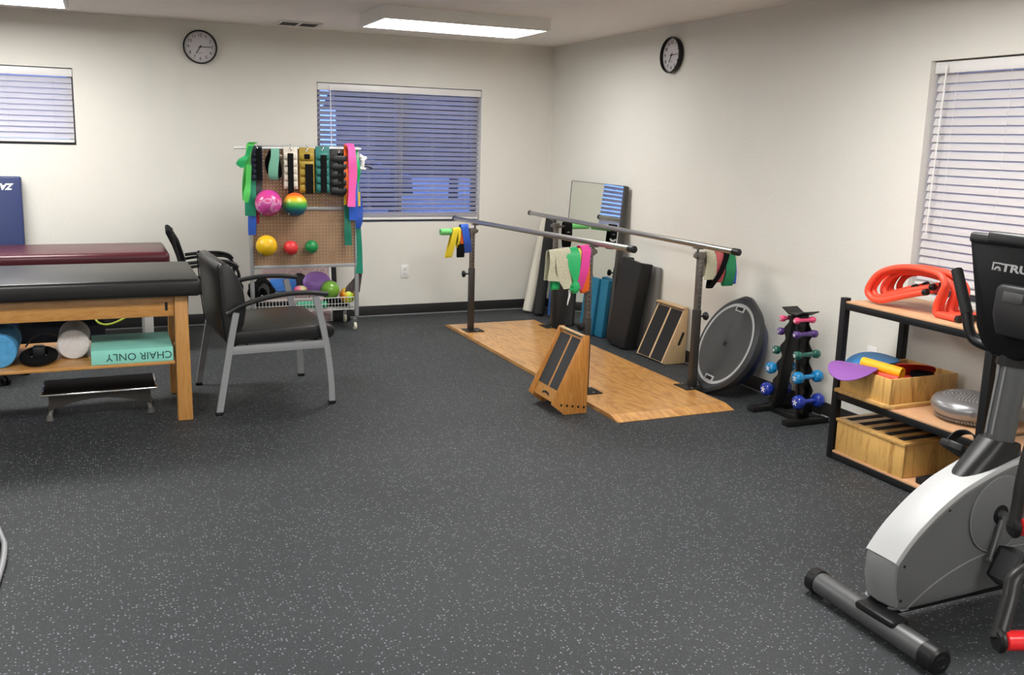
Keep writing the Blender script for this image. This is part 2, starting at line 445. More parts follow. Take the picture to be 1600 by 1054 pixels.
# ---- outside at dusk: ground, a dark house across the way, hedge and trees, two parked cars
M_asph = mat('asphalt', (0.30, 0.31, 0.33), 0.9, var=0.2)
bm = bm_(); box(bm, (-45, 0.4, -0.35), (60, 60, -0.2)); o = struct('ground', bm, M_asph, flat=True)
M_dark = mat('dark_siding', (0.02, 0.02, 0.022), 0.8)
t = thing('house', 'dark house across the street seen through the back window blind', 'house')
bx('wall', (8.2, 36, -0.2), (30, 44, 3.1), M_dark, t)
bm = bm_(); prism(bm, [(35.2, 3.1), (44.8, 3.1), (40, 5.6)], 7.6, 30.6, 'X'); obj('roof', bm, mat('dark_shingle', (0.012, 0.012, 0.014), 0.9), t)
def car(x, y, label, col):
    t = thing('car', label, 'car', None, (x, y, -0.2), 0.0)
    bm = bm_(); prism(bm, [(-2.2, .3), (-2.25, .75), (-1.3, .92), (-.75, 1.42), (.9, 1.42), (1.7, .95), (2.2, .88), (2.25, .35)], -.85, .85, 'Y', 0.06)
    obj('body', bm, mat('car_paint_%g' % x, col, 0.25, coat=0.6), t)
    bm = bm_(); prism(bm, [(-1.1, .97), (-.68, 1.34), (.82, 1.34), (1.45, .97)], -.862, .862, 'Y'); obj('window', bm, M_blackp, t)
    for sx in (-1.4, 1.4):
        for sy in (-.78, .78):
            bm = bm_(); cyl(bm, (sx, sy-.1, .33), (sx, sy+.1, .33), .33, n=20, bev=.03); obj('wheel', bm, M_rubber, t)
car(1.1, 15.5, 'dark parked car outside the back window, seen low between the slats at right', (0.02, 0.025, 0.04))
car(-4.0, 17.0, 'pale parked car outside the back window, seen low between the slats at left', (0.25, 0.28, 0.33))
def tree(x, y, h, r, label):
    t = thing('tree', label, 'tree', None, (x, y, -0.2), 0.0)
    bm = bm_(); tube(bm, [(0, 0, 0), (.05, 0, h*.4), (0, .1, h*.75)], lambda q: .16*(1-.5*q), 8, 4); obj('trunk', bm, M_dark, t)
    bm = bm_()
    for k in range(9):
        a = k*2.4; bmesh.ops.create_icosphere(bm, subdivisions=2, radius=r*(.45+.2*random.random()), matrix=Mx.Translation((math.cos(a)*r*.5, math.sin(a)*r*.5, h*(.55+.45*random.random()))))
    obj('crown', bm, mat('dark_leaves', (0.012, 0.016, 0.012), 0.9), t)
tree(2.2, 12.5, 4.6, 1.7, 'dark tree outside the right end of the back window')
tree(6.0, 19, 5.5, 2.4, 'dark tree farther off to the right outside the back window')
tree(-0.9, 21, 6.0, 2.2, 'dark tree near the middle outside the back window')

# ================================================================ ceiling lights, vent, clocks, sockets
M_diff = mat('lit_diffuser', (0.9, 0.9, 0.9), 0.5, emit=(1.0, 0.985, 0.955), estr=LAMP)
M_diff2 = mat('lit_diffuser_added', (0.9, 0.9, 0.9), 0.5, emit=(1.0, 0.985, 0.955), estr=LAMP*1.55)   # stronger emission of the added unseen lights, lifts right wall and floor
M_hous = mat('light_housing', (0.80, 0.79, 0.76), 0.5)
def ceiling_light(cx, cy, label, lx=1.235, ly=0.61, m=None):
    t = thing('ceiling_light', label, 'light', None, (cx, cy, H-0.086), 0.0)
    hx, hy = lx/2, ly/2; e = 0.022
    bm = bm_()
    box(bm, (-hx, -hy, 0), (hx, -hy+e, .0855)); box(bm, (-hx, hy-e, 0), (hx, hy, .0855))
    box(bm, (-hx, -hy+e, 0), (-hx+e, hy-e, .0855)); box(bm, (hx-e, -hy+e, 0), (hx, hy-e, .0855))
    box(bm, (-hx+e, -hy+e, .03), (hx-e, hy-e, .0855))
    obj('housing', bm, M_hous, t, flat=True)
    bm = bm_(); box(bm, (-hx+e+.001, -hy+e+.001, .003), (hx-e-.001, hy-e-.001, .02)); obj('diffuser', bm, m or M_diff, t, flat=True)
    return t
ceiling_light(-1.515, -1.46, 'flat rectangular ceiling light nearest the corner with two clocks')
ceiling_light(-4.655, -1.225, 'ceiling light cut off by the upper left corner of the picture', m=mat('lit_diffuser_left', (0.9, 0.9, 0.9), 0.5, emit=(1.0, 0.985, 0.955), estr=LAMP*1.5))
ceiling_light(-1.515, -4.9, 'added unseen ceiling light above the middle of the room at the right', m=M_diff2)  # this and the next three are out of view, added to illuminate the room
ceiling_light(-4.655, -4.9, 'added unseen ceiling light above the middle of the room at the left', m=M_diff2)
ceiling_light(-1.9, -8.3, 'added unseen ceiling light behind the camera at the right', m=M_diff2)
ceiling_light(-4.9, -8.3, 'added unseen ceiling light behind the camera at the left', m=M_diff2)

t = thing('air_vent', 'small white metal air vent in the ceiling near the left clock', 'vent')
bm = bm_()
x0, x1, y0, y1, zc = -2.58, -2.25, -0.50, -0.24, H
box(bm, (x0, y0, zc-.012), (x1, y0+.025, zc-.0005)); box(bm, (x0, y1-.025, zc-.012), (x1, y1, zc-.0005))
box(bm, (x0, y0+.025, zc-.012), (x0+.025, y1-.025, zc-.0005)); box(bm, (x1-.025, y0+.025, zc-.012), (x1, y1-.025, zc-.0005))
box(bm, ((x0+x1)/2-.012, y0+.025, zc-.012), ((x0+x1)/2+.012, y1-.025, zc-.0005))
obj('frame', bm, M_whitem, t)
bx('duct', (x0+.02, y0+.02, zc-.003), (x1-.02, y1-.02, zc-.0008), mat('duct_dark', (.05, .05, .05), .8), t)
for (p, q) in ((x0+.026, (x0+x1)/2-.013), ((x0+x1)/2+.013, x1-.026)):
    for k in range(8):
        yy = y0+.035+k*.026
        bm = bm_(); box(bm, (p, -.009, -.001), (q, .009, .001)); xf(bm, Mx.Translation((0, yy, zc-.008)) @ Mx.Rotation(R(35), 4, 'X'))
        obj('louvre', bm, mat('louvre_grey', (.16, .15, .145), .6), t)

M_face = mat('clock_face', (0.62, 0.60, 0.62), 0.4)
def wall_clock(M, label):
    """local frame: x right on the wall, y up, z out of the wall"""
    t = thing('wall_clock', label, 'clock')
    def put(name, bm, m, **k): xf(bm, M); return obj(name, bm, m, t, **k)
    bm = bm_(); lathe(bm, [(0, .001), (.127, .001), (.130, .012), (.130, .034), (.124, .042), (.119, .034), (.118, .020)], n=48); put('rim', bm, M_blackp)
    bm = bm_(); lathe(bm, [(.118, .018), (0, .0185)], n=48); put('face', bm, M_face)
    bm = bm_()
    for k in range(12):
        a = PI/2-2*PI*(k+1)/12; text(bm, str(k+1), .034, Mx.Translation((.089*math.cos(a), .089*math.sin(a), .0195)))
    for k in range(60):
        a = 2*PI*k/60; box(bm, (.107, -.0006, .0187), (.113, .0006, .0193), mx=Mx.Rotation(a, 4, 'Z'))
    box(bm, (-.014, -.047, .0187), (.014, -.0445, .0193))
    put('numerals', bm, M_blackp, flat=True)
    for nm, a, L, wd, z in (('hour_hand', R(-90-28-7.5+4), .060, .0032, .0205), ('minute_hand', R(-90+90+2), .083, .0026, .0225)):
        bm = bm_(); box(bm, (-.016, -wd, z), (L, wd, z+.0012), mx=Mx.Rotation(a, 4, 'Z')); put(nm, bm, M_blackp)
    bm = bm_(); box(bm, (-.02, -.0008, .0245), (.026, .0008, .0252), mx=Mx.Rotation(R(52), 4, 'Z')); put('second_hand', bm, M_blackp)
    bm = bm_(); cyl(bm, (0, 0, .0185), (0, 0, .027), .006, n=12); put('hub', bm, M_blackp)
wall_clock(Mx(((1, 0, 0, -3.125), (0, 0, -1, 0), (0, 1, 0, 2.242), (0, 0, 0, 1))), 'round black rimmed wall clock on the back wall above the left side')
wall_clock(Mx(((0, 0, -1, 0), (-1, 0, 0, -2.0), (0, 1, 0, 2.225), (0, 0, 0, 1))), 'round black rimmed wall clock seen edge-on at an angle on the right wall')

def socket(M, label, plug=False):
    t = thing('wall_socket', label, 'socket')
    bm = bm_(); box(bm, (-.036, -.058, .0005), (.036, .058, .007), .002); xf(bm, M); obj('cover_plate', bm, M_white, t)
    for s in (-1, 1):
        bm = bm_(); box(bm, (-.017, s*.021-.014, .007), (.017, s*.021+.014, .0085), .001); xf(bm, M); obj('outlet', bm, M_whitem, t)
        bm = bm_()
        for q in (-.006, .006): box(bm, (q-.001, s*.021-.002, .0085), (q+.001, s*.021+.006, .009))
        cyl(bm, (0, s*.021-.007, .0085), (0, s*.021-.007, .009), .0022, n=8); xf(bm, M); obj('slots', bm, M_blackp, t)
    return t
socket(Mx(((1, 0, 0, -1.425), (0, 0, -1, 0), (0, 1, 0, .398), (0, 0, 0, 1))), 'white power outlet low on the back wall under the window')
def rightM(y, z): return Mx(((0, 0, -1, 0), (-1, 0, 0, y), (0, 1, 0, z), (0, 0, 0, 1)))
socket(rightM(-3.93, .435), 'white power outlet on the right wall beside the shelf unit')
t = socket(rightM(-4.17, .445), 'white power outlet behind the wooden tray with a black plug in it')
bm = bm_(); box(bm, (-.028, -.035, .010), (.028, .012, .055), .006); xf(bm, rightM(-4.19, .445)); tag(obj('power_plug', bm, M_blackp), 'black power adapter plugged into the outlet behind the wooden tray', 'plug')
# ================================================================ parallel bars
PH = 0.024
t = thing('parallel_bars', 'pair of long steel walking rails on posts standing on a wooden platform', 'parallel bars')
bm = bm_()
x0, x1, yn, yf, rp = -1.243, -0.432, -3.545, -0.575, 0.09
A = [(x0, yf), (x1, yf), (x1, yn), (x0, yn)]
B = [(x0, yf-rp), (x1, yf-rp), (x1, yn+rp), (x0, yn+rp)]
lo = [bm.verts.new((p[0], p[1], 0.0005)) for p in A]; md = [bm.verts.new((p[0], p[1], 0.004)) for p in A]
hi = [bm.verts.new((p[0], p[1], PH)) for p in B]
bridge(bm, lo, md); bridge(bm, md, hi); bm.faces.new(lo[::-1]); bm.faces.new(hi)
obj('platform', bm, M_plat, t, flat=True)
def post(px, py, zj, zt, kdir, pegdir, pegz, pegl, barz, side):
    """inner and outer square tube on a base plate; side = which way the bar bracket steps"""
    bm = bm_(); box(bm, (px-.022, py-.022, PH+.006), (px+.022, py+.022, zj), .003); o = obj('post', bm, M_bronze, t)
    bm = bm_(); ex = .085; box(bm, (px-.055 if side < 0 else px-.095, py-.075, PH+.0005), (px+.095 if side < 0 else px+.055, py+.075, PH+.006), .001); obj('base_plate', bm, M_blackm, o)
    bm = bm_()
    for sx in (-.04, .04):
        for sy in (-.055, .055): cyl(bm, (px+sx, py+sy, PH+.006), (px+sx, py+sy, PH+.012), .008, n=6)
    stuff(obj('plate_bolts', bm, M_chrome, o))
    bm = bm_(); box(bm, (px-.0175, py-.0175, zj+.0005), (px+.0175, py+.0175, zt), .002); i = obj('upright_tube', bm, M_bronze2, t)
    bm = bm_(); n = int((zt-zj-.04)/.028)
    for k in range(n): cyl(bm, (px, py-.0182, zj+.025+k*.028), (px, py-.0172, zj+.025+k*.028), .0045, n=8)
    stuff(obj('pin_holes', bm, M_blackp, i))
    bm = bm_(); box(bm, (px-.028, py-.026, zt-.038), (px+.028, py+.026, zt+.004), .004); box(bm, (px+side*-.02-.028, py-.012, zt-.03), (px+side*-.02+.028, py+.012, zt-.006), .003); obj('clamp', bm, M_bronze2, t)
    bm = bm_(); cyl(bm, (px-side*.022, py, zt), (px-side*.022, py, barz-.014), .0075, n=12); box(bm, (px-side*.022-.02, py-.035, barz-.026), (px-side*.022+.02, py+.035, barz-.0185), .002); obj('saddle', bm, M_bronze2, t)
    # hand knob
    kx, ky = kdir; kz = zj-.045
    bm = bm_(); c = V((px+kx*.022, py+ky*.022, kz)); d = V((kx, ky, 0))
    cyl(bm, c, c+d*.035, .006, n=10); lathe(bm, [(0, .03), (.012, .03), (.026, .04), (.029, .048), (.026, .056), (.012, .062), (0, .063)], c, d, 10)
    obj('knob', bm, M_blackp, o)
    # peg that the exercise bands hang from
    bm = bm_(); cyl(bm, (px+pegdir*.0178, py, pegz), (px+pegdir*pegl, py, pegz), .0105, n=12); return obj('band_peg', bm, M_bronze2, t)
BZ1 = lambda y: 0.912 + (0.985-0.912)*(-0.48-y)/2.95
post(-1.15, -0.955, 0.545, 0.868, (-1, 0), -1, .846, .265, BZ1(-.955)-.001, -1)
post(-1.155, -2.96, 0.50, 0.935, (-.85, -.53), -1, .905, .285, BZ1(-2.96)-.001, -1)
post(-0.405, -0.98, 0.545, 0.905, (1, 0), 1, .880, .30, .957, 1)
post(-0.405, -3.06, 0.535, 0.905, (1, 0), 1, .882, .26, .957, 1)
def rail(xb, ya, za, yb, zb):
    a, b = V((xb, ya, za)), V((xb, yb, zb)); d = (b-a).normalized()
    bm = bm_(); cyl(bm, a+d*.02, b-d*.045, .0185, n=20); o = obj('handrail', bm, M_chrome, t)
    bm = bm_(); cyl(bm, a, a+d*.03, .0215, n=20, bev=.004); obj('end_cap', bm, M_blackp, o)
    bm = bm_(); cyl(bm, b-d*.06, b, .0215, n=20, bev=.004); lathe(bm, [(.011, .0), (.009, .002), (0, .002)], b, d, 12); obj('end_cap', bm, M_blackp, o)
rail(-1.128, -.465, BZ1(-.465), -3.44, BZ1(-3.44))
rail(-0.427, -.49, .957, -3.48, .957)

# ---- cloth and rubber bands hanging over the pegs
def loop_band(name, xc, wd, y, zt, zb, m, label, cat='band', r=.02, skew=0.0, dy=0.0, t_=.003, tw=0.0, pinch=1.0, group=None):
    """closed loop over a peg that runs along x; hangs in front of and behind it"""
    q = r+.004
    zc = zt-q
    C_ = [(xc+skew*.0, y-q*.7, zc+q*.7), (xc, y, zc+q), (xc, y+q*.7, zc+q*.7), (xc, y+q, zc), (xc+skew*.5, y+q+.004+dy, (zc+zb)/2),
          (xc+skew, y+.012+dy, zb+.012), (xc+skew, y+dy*.5, zb), (xc+skew, y-.014+dy*.5, zb+.012), (xc+skew*.5, y-q-.006, (zc+zb)/2), (xc, y-q, zc), (xc, y-q*.7, zc+q*.7)]
    Wv = []
    for i in range(len(C_)):
        f = 1.0 if i in (0, 1, 2, 3, 9, 10) else pinch
        Wv.append(V((wd/2*f, math.sin(i*1.7)*tw, math.sin(i*2.3)*tw)))
    bm = bm_(); ribbon(bm, C_, Wv, t_, 4)
    return tag(obj(name, bm, m), label, cat, group)
M_yel = mat('yellow_latex', (0.80, 0.62, 0.03), 0.5); M_blu = mat('blue_latex', (0.02, 0.10, 0.52), 0.5); M_ora = mat('orange_latex', (0.85, 0.14, 0.02), 0.5)
M_grn = mat('green_latex', (0.02, 0.42, 0.13), 0.45); M_lime = mat('lime_latex', (0.10, 0.62, 0.12), 0.45); M_pnk = mat('pink_latex', (0.78, 0.06, 0.33), 0.5)
M_red = mat('red_latex', (0.45, 0.03, 0.06), 0.5); M_teal = mat('teal_latex', (0.01, 0.20, 0.13), 0.5); M_cream = mat('cream_mesh_cloth', (0.66, 0.62, 0.45), 0.9, bump=.8, bscale=260, var=.15, vscale=120)
M_blkc = mat('black_cloth', (.006, .006, .0065), .95, spec=0.15); M_greenfoam = mat('green_foam', (0.16, 0.55, 0.17), 0.8)
def foam_sleeve(a, b, r, label):
    a, b = V(a), V(b); bm = bm_(); d = (b-a).normalized(); L = (b-a).length
    lathe(bm, [(.0125, 0), (r-.003, 0), (r, .003), (r, L-.003), (r-.003, L), (.0125, L), (.0125, 0)], a, d, 20)
    return tag(obj('foam_sleeve', bm, M_greenfoam), label, 'foam sleeve')
foam_sleeve((-1.425, -.955, .846), (-1.330, -.955, .846), .027, 'short green foam sleeve on the far left post of the walking rails')
foam_sleeve((-.30, -.98, .880), (-.095, -.98, .880), .025, 'long green foam sleeve on the far right post in front of the mirror')
yp = -.955
loop_band('resistance_band', -1.300, .052, yp, .876, .640, M_yel, 'yellow latex band, outermost on the far left post', skew=-.055, r=.014, tw=.006)
loop_band('resistance_band', -1.268, .020, yp, .880, .72, M_yel, 'narrow yellow band between the yellow and the blue one on the far left post', skew=-.01, r=.018)
loop_band('resistance_band', -1.255, .03, yp, .866, .685, M_ora, 'orange band half hidden on the far left post', skew=.02, r=.008)
loop_band('resistance_band', -1.225, .062, yp, .905, .675, M_blu, 'wide blue band on the far left post of the walking rails', skew=.035, r=.024, tw=.004)
loop_band('resistance_band', -1.252, .058, yp-.004, .862, .640, M_blkc, 'black band showing below the blue one on the far left post', skew=.0, r=.004)
yp = -2.96
bm = bm_()
ribbon(bm, [(-1.375, yp+.030, .745), (-1.372, yp+.034, .86), (-1.372, yp+.026, .922), (-1.372, yp, .938), (-1.373, yp-.026, .922), (-1.376, yp-.037, .85), (-1.385, yp-.035, .745)], [(.073, 0, 0), (.070, .004, .006), (.068, 0, .004), (.066, 0, .008), (.068, -.004, .006), (.072, .008, .0), (.066, -.010, -.006)], .006, 5)
tag(obj('mesh_towel', bm, M_cream), 'cream non-slip mesh cloth draped over the near left post', 'cloth')
bm = bm_()
ribbon(bm, [(-1.37, yp-.046, .885), (-1.365, yp-.05, .83), (-1.345, yp-.048, .76), (-1.325, yp-.05, .70)], [(.04, 0, .0), (.045, .01, 0), (.04, -.008, 0), (.03, .01, 0)], .004, 5)
tag(obj('mesh_scrap', bm, M_cream), 'crumpled loose end of cream mesh in front of the draped cloth', 'cloth')
loop_band('resistance_band', -1.372, .05, yp+.012, .934-.022, .690, M_grn, 'dark green band end showing under the cream cloth', skew=-.01, r=.002)
t2 = thing('exercise_band', 'green knotted stretch band on the near left post', 'band')
bm = bm_()
ribbon(bm, [(-1.275, yp+.03, .80), (-1.285, yp+.034, .89), (-1.29, yp, .944), (-1.29, yp-.034, .915), (-1.285, yp-.046, .85), (-1.275, yp-.05, .77), (-1.272, yp-.05, .735)], [(.034, 0, 0), (.036, 0, 0), (.038, .0, .004), (.044, -.006, 0), (.038, -.012, 0), (.018, -.012, 0), (.012, .01, 0)], .005, 5)
obj('strap', bm, M_grn, t2)
bm = bm_(); ball(bm, (-1.275, yp-.05, .708), .034, s=(.95, .7, 1.15))
for v in bm.verts: v.co += V((math.sin(v.co.z*260), math.cos(v.co.x*240), math.sin(v.co.x*300)))*.004
obj('knot', bm, M_grn, t2)
loop_band('exercise_band', -1.236, .045, yp, .938, .672, M_yel if False else mat('pale_yellow_latex', (.82, .74, .16), .5), 'pale yellow band between the green and the pink one on the near left post', skew=-.022, r=.026, tw=.006)
loop_band('resistance_band', -1.222, .04, yp-.002, .925, .715, M_teal, 'dark green band behind the pink one on the near left post', skew=-.01, r=.014)
bm = bm_(); tube(bm, [(-1.30, yp-.03, .69), (-1.30, yp-.03, .655), (-1.308, yp-.03, .62), (-1.312, yp-.03, .595)], lambda q: .009*(1-.75*q), 8, 4)
tag(obj('cord_end', bm, M_white), 'white cord end hanging below the green knot', 'cord')
loop_band('resistance_band', -1.196, .05, yp, .944, .665, M_ora, 'orange loop band behind the pink one on the near left post', skew=.012, r=.024, tw=.004)
loop_band('resistance_band', -1.200, .062, yp, .958, .680, M_pnk, 'wide pink loop band on the near left post', skew=-.035, r=.038, tw=.004)
yp = -3.06
bm = bm_()
ribbon(bm, [(-.33, yp+.03, .745), (-.335, yp+.03, .85), (-.335, yp, .914), (-.335, yp-.03, .85), (-.345, yp-.034, .735)], [(.045, 0, 0), (.04, .006, 0), (.032, 0, 0), (.034, -.006, 0), (.05, .006, 0)], .005, 5)
tag(obj('mesh_towel', bm, M_cream), 'cream mesh cloth folded over the near right post', 'cloth')
loop_band('resistance_band', -.272, .066, yp, .918, .71, mat('faded_red_latex', (.52, .10, .11), .5), 'faded red band on the near right post', skew=.01, r=.028)
loop_band('resistance_band', -.235, .042, yp-.002, .928, .675, M_blkc, 'black strap slanting across the other bands on the near right post', skew=-.085, r=.038)
loop_band('resistance_band', -.197, .075, yp, .922, .685, M_teal if False else mat('deep_green_latex', (.01, .22, .085), .5), 'deep green band on the near right post', skew=.012, r=.032)
loop_band('resistance_band', -.172, .05, yp+.004, .910, .695, M_blu, 'blue band showing behind the deep green one on the near right post', skew=.025, r=.02)
bm = bm_(); ribbon(bm, [(-.155, yp, .908), (-.15, yp-.022, .89), (-.155, yp-.024, .85), (-.16, yp-.022, .80)], [(.022, 0, 0), (.024, 0, .004), (.014, .004, 0), (.006, 0, 0)], .004, 4)
tag(obj('mesh_scrap', bm, M_cream), 'small cream cloth corner at the end of the near right post peg', 'cloth')
t2 = thing('fitness_band', 'black band with a white letter hanging on the far right post', 'band')
b = loop_band('loop', -.302, .070, -.98, .918, .705, M_blkc, '', r=.022); 
for k in ('label', 'category'): del b[k]
b.parent = t2
bm = bm_(); text(bm, 'O', .085, Mx.Translation((-.302, -1.0125, .80)) @ Mx.Rotation(PI/2, 4, 'X'), bold=.004); obj('lettering', bm, M_white, t2)

# ================================================================ slant boards
def slant_board(name, prof, y0, y1, label, M_side, M_tape, holes, handle, inset=.0, flip=None):
    """side profile in the x-z plane (base edge upright, slope to the left), width along y"""
    t = thing(name, label, 'slant board'); th = .016
    for ya in (y0, y1-th):
        bm = bm_(); prism(bm, prof, ya, ya+th, 'Y', .0015); sd = obj('side_panel', bm, M_side, t)
        if holes:
            bm = bm_(); a = V(holes[0]); b = V(holes[1])
            yy = ya-.0004 if ya == y0 else ya+th+.0004
            for k in range(5):
                p = a.lerp(b, k/4); cyl(bm, (p.x, yy-.0006, p.y), (p.x, yy+.0006, p.y), .0075, n=12)
            stuff(obj('peg_holes', bm, M_blackp, sd))
        if handle:
            bm = bm_(); cx, cz, L, an = handle; yy = ya-.0004 if ya == y0 else ya+th+.0004
            d = V((math.cos(an), 0, math.sin(an)))*L/2; s = V((-math.sin(an), 0, math.cos(an)))*.011
            pts = [V((cx, yy, cz))+d*math.cos(q)+ (s*1.0 if False else V()) for q in ()]
            poly = []
            for q in range(20):
                a_ = 2*PI*q/20; e = d.normalized()*(L/2-.011)*(1 if math.cos(a_) > 0 else -1)
                poly.append(V((cx, yy, cz))+e+d.normalized()*.011*math.cos(a_)+s*math.sin(a_))
            f1 = [bm.verts.new(p+V((0, -.0006, 0))) for p in poly]; f2 = [bm.verts.new(p+V((0, .0006, 0))) for p in poly]
            bridge(bm, f1, f2); bm.faces.new(f1); bm.faces.new(f2)
            obj('hand_hole', bm, M_blackp, sd)
    return t
# near one, standing on its heel against the platform edge
yA, yB = -3.315, -2.985
P1 = [(-1.326, .004), (-1.473, .004), (-1.557, .073), (-1.363, .473), (-1.325, .470)]
t = slant_board('slant_board', [(p[0], max(p[1], .001)) for p in P1], yA, yB, 'oak slant board with two grey grip strips standing against the platform', M_oak, M_gripg, ((-1.495, .065), (-1.345, .040)), None)
lo, hi = V((-1.545, 0, .078)), V((-1.366, 0, .455))
d = (hi-lo).normalized(); nrm = V((-d.z, 0, d.x))
def deck(t, lo, hi, ya, yb, m, depth=.012, off=-.016):
    bm = bm_(); L = (hi-lo).length
    M = Mx(((0, d.x, nrm.x, lo.x), (1, 0, 0, 0), (0, d.z, nrm.z, lo.z), (0, 0, 0, 1)))
    box(bm, (ya, 0, off-depth), (yb, L, off), .001, M); return obj('deck', bm, m, t), M, L
dk, M, L = deck(t, lo, hi, yA+.017, yB-.017, M_maple)
ya, yb = yA+.017, yB-.017; w2 = (yb-ya)/2
for k in range(2):
    bm = bm_(); a = ya+.012+k*(w2); box(bm, (a, .075, -.0155), (a+w2-.022, L-.012, -.0140), .0, M); obj('grip_strip', bm, M_gripg, t, flat=True)
bm = bm_(); yc = (ya+yb)/2
for k in range(9):
    a0 = PI*.1+PI*.8*k/9; a1 = PI*.1+PI*.8*(k+1)/9
    q = [(yc+.05*math.cos(a0), .022+.022*math.sin(a0)), (yc+.05*math.cos(a1), .022+.022*math.sin(a1)), (yc+.035*math.cos(a1), .018+.012*math.sin(a1)), (yc+.035*math.cos(a0), .018+.012*math.sin(a0))]
    f = [bm.verts.new(M @ V((*p, -.0152))) for p in q]; g = [bm.verts.new(M @ V((*p, -.0144))) for p in q]
    bridge(bm, f, g); bm.faces.new(f); bm.faces.new(g)
obj('hand_hole', bm, M_blackp, t, flat=True)
bm = bm_(); box(bm, (-1.362, yA+.017, .460), (-1.340, yB-.017, .470), .002); obj('top_rail', bm, M_pale, t)
# far one against the right wall
yA, yB = -2.40, -2.045
P2 = [(-.012, .001), (-.185, .001), (-.215, .012), (-.040, .404), (-.012, .404)]
t = slant_board('slant_board', P2, yA, yB, 'pale birch slant board with two black grip strips leaning near the right wall', M_pale, M_grip, None, (-.060, .185, .105, R(67)))
lo, hi = V((-.214, 0, .016)), V((-.046, 0, .392))
d = (hi-lo).normalized(); nrm = V((-d.z, 0, d.x))
dk, M, L = deck(t, lo, hi, yA+.017, yB-.017, M_pale, off=-.004)
ya, yb = yA+.017, yB-.017; w2 = (yb-ya)/2
for k in range(2):
    bm = bm_(); a = ya+.0+k*(w2+.012); box(bm, (a, .004, -.0035), (a+w2-.012, L-.006, -.0015), .0, M); obj('grip_strip', bm, M_grip, t, flat=True)
bm = bm_(); box(bm, (-.062, yA-.003, .4045), (-.010, yB+.003, .418), .002); obj('top_rail', bm, M_pale, t)

# ================================================================ things leaning in the far corner
def leaning_slab(name, a, b, wdir, wd, th, m, label, cat, bev=.012, group=None):
    """slab from foot centre a to head centre b; wdir = direction of its width"""
    a, b = V(a), V(b); L = (b-a).length; y = (b-a).normalized(); x = V(wdir); x = (x-y*x.dot(y)).normalized(); z = x.cross(y)
    M = Mx(((x.x, y.x, z.x, a.x), (x.y, y.y, z.y, a.y), (x.z, y.z, z.z, a.z), (0, 0, 0, 1)))
    bm = bm_(); box(bm, (-wd/2, 0, -th/2), (wd/2, L, th/2), bev, M)
    lowest = min(v.co.z for v in bm.verts); xf(bm, Mx.Translation((0, 0, .001-lowest)))
    o = obj(name, bm, m); 
    if label: tag(o, label, cat, group)
    return o
def leaning_roll(name, a, b, r, m, label, cat):
    a, b = V(a), V(b); d = (b-a).normalized(); L = (b-a).length
    bm = bm_(); lathe(bm, [(0, .0), (r-.008, 0), (r, .008), (r, L-.008), (r-.008, L), (0, L)], a, d, 28)
    lowest = min(v.co.z for v in bm.verts); xf(bm, Mx.Translation((0, 0, .001-lowest)))
    return tag(obj(name, bm, m), label, cat)
leaning_roll('foam_roller', (-.292, -.215, 0), (-.075, -.118, .875), .0475, mat('white_foam', (.72, .69, .60), .9, bump=.3, bscale=120), 'long white foam roller leaning into the room corner', 'foam roller')
leaning_roll('foam_roller', (-.258, -.385, 0), (-.088, -.245, .90), .050, mat('black_foam', (.018, .018, .018), .85, bump=.3, bscale=150), 'long black foam roller leaning beside the white one', 'foam roller')
t = thing('rolled_mat', 'blue rolled exercise mat with a white oval badge behind the far right post', 'mat')
a, b = V((-.153, -.475, .012)), V((-.070, -.372, .60)); d_ = (b-a).normalized(); L_ = (b-a).length
bm = bm_(); lathe(bm, [(0, 0), (.046, 0), (.05, .005), (.05, L_-.004), (.046, L_), (0, L_)], a, d_, 26); obj('roll', bm, mat('blue_mat', (.02, .10, .33), .6), t)
nn = (CAM-a); nn = (nn-d_*nn.dot(d_)).normalized(); xx = d_.cross(nn)
bm = bm_(); c0 = a+d_*.075
for (ra, rb, dz) in ((.036, .024, .0505),):
    f = []
    for i in range(24):
        q = 2*PI*i/24; px_ = ra*.62*math.cos(q); f.append((c0+d_*ra*math.sin(q)+xx*px_+nn*(math.sqrt(.0508**2-px_**2))))
    vs = [bm.verts.new(p) for p in f]; vi = [bm.verts.new(p+nn*.0012) for p in f]; bridge(bm, vs, vi); bm.faces.new(vi)
obj('badge', bm, M_white, t)
bm = bm_(); tube(bm, [c0+d_*.016*math.sin(2*PI*i/12)+xx*.009*math.cos(2*PI*i/12)+nn*.0522 for i in range(12)], .002, 6, 2, closed=True); obj('badge_ring', bm, M_red, t)
leaning_slab('foam_board', (-.285, -.93, 0), (-.190, -.80, .56), (.62, -.78, 0), .20, .06, mat('charcoal_foam', (.028, .027, .026), .8, spec=.2), 'charcoal foam board leaning behind the near left post', 'board')
# mirror: tall glass in a dark frame, standing on the floor and leaning against the right wall
t = thing('mirror', 'tall rectangular mirror leaning against the right wall near the corner', 'mirror')
ph = .0595; zt = 1.24; xt = -.058; xbm = xt-zt*math.tan(ph)
def mp(s, h, dn): return V((xbm+h*math.sin(ph), s, h*math.cos(ph)+.003)) + V((-math.cos(ph), 0, math.sin(ph)))*dn
HM = zt/math.cos(ph)
bm = bm_(); q = [mp(-.572, 0, 0), mp(-1.478, 0, 0), mp(-1.478, HM, 0), mp(-.572, HM, 0)]; q2 = [mp(-.572, 0, -.006), mp(-1.478, 0, -.006), mp(-1.478, HM, -.006), mp(-.572, HM, -.006)]
f = [bm.verts.new(p) for p in q]; g = [bm.verts.new(p) for p in q2]; bridge(bm, f, g); bm.faces.new(f); bm.faces.new(g)
obj('glass', bm, mat('mirror_glass', (.80, .84, .80), .015, 1.0), t, flat=True)
M_mfr = mat('dark_grey_frame', (.050, .048, .046), .5)
bm = bm_()
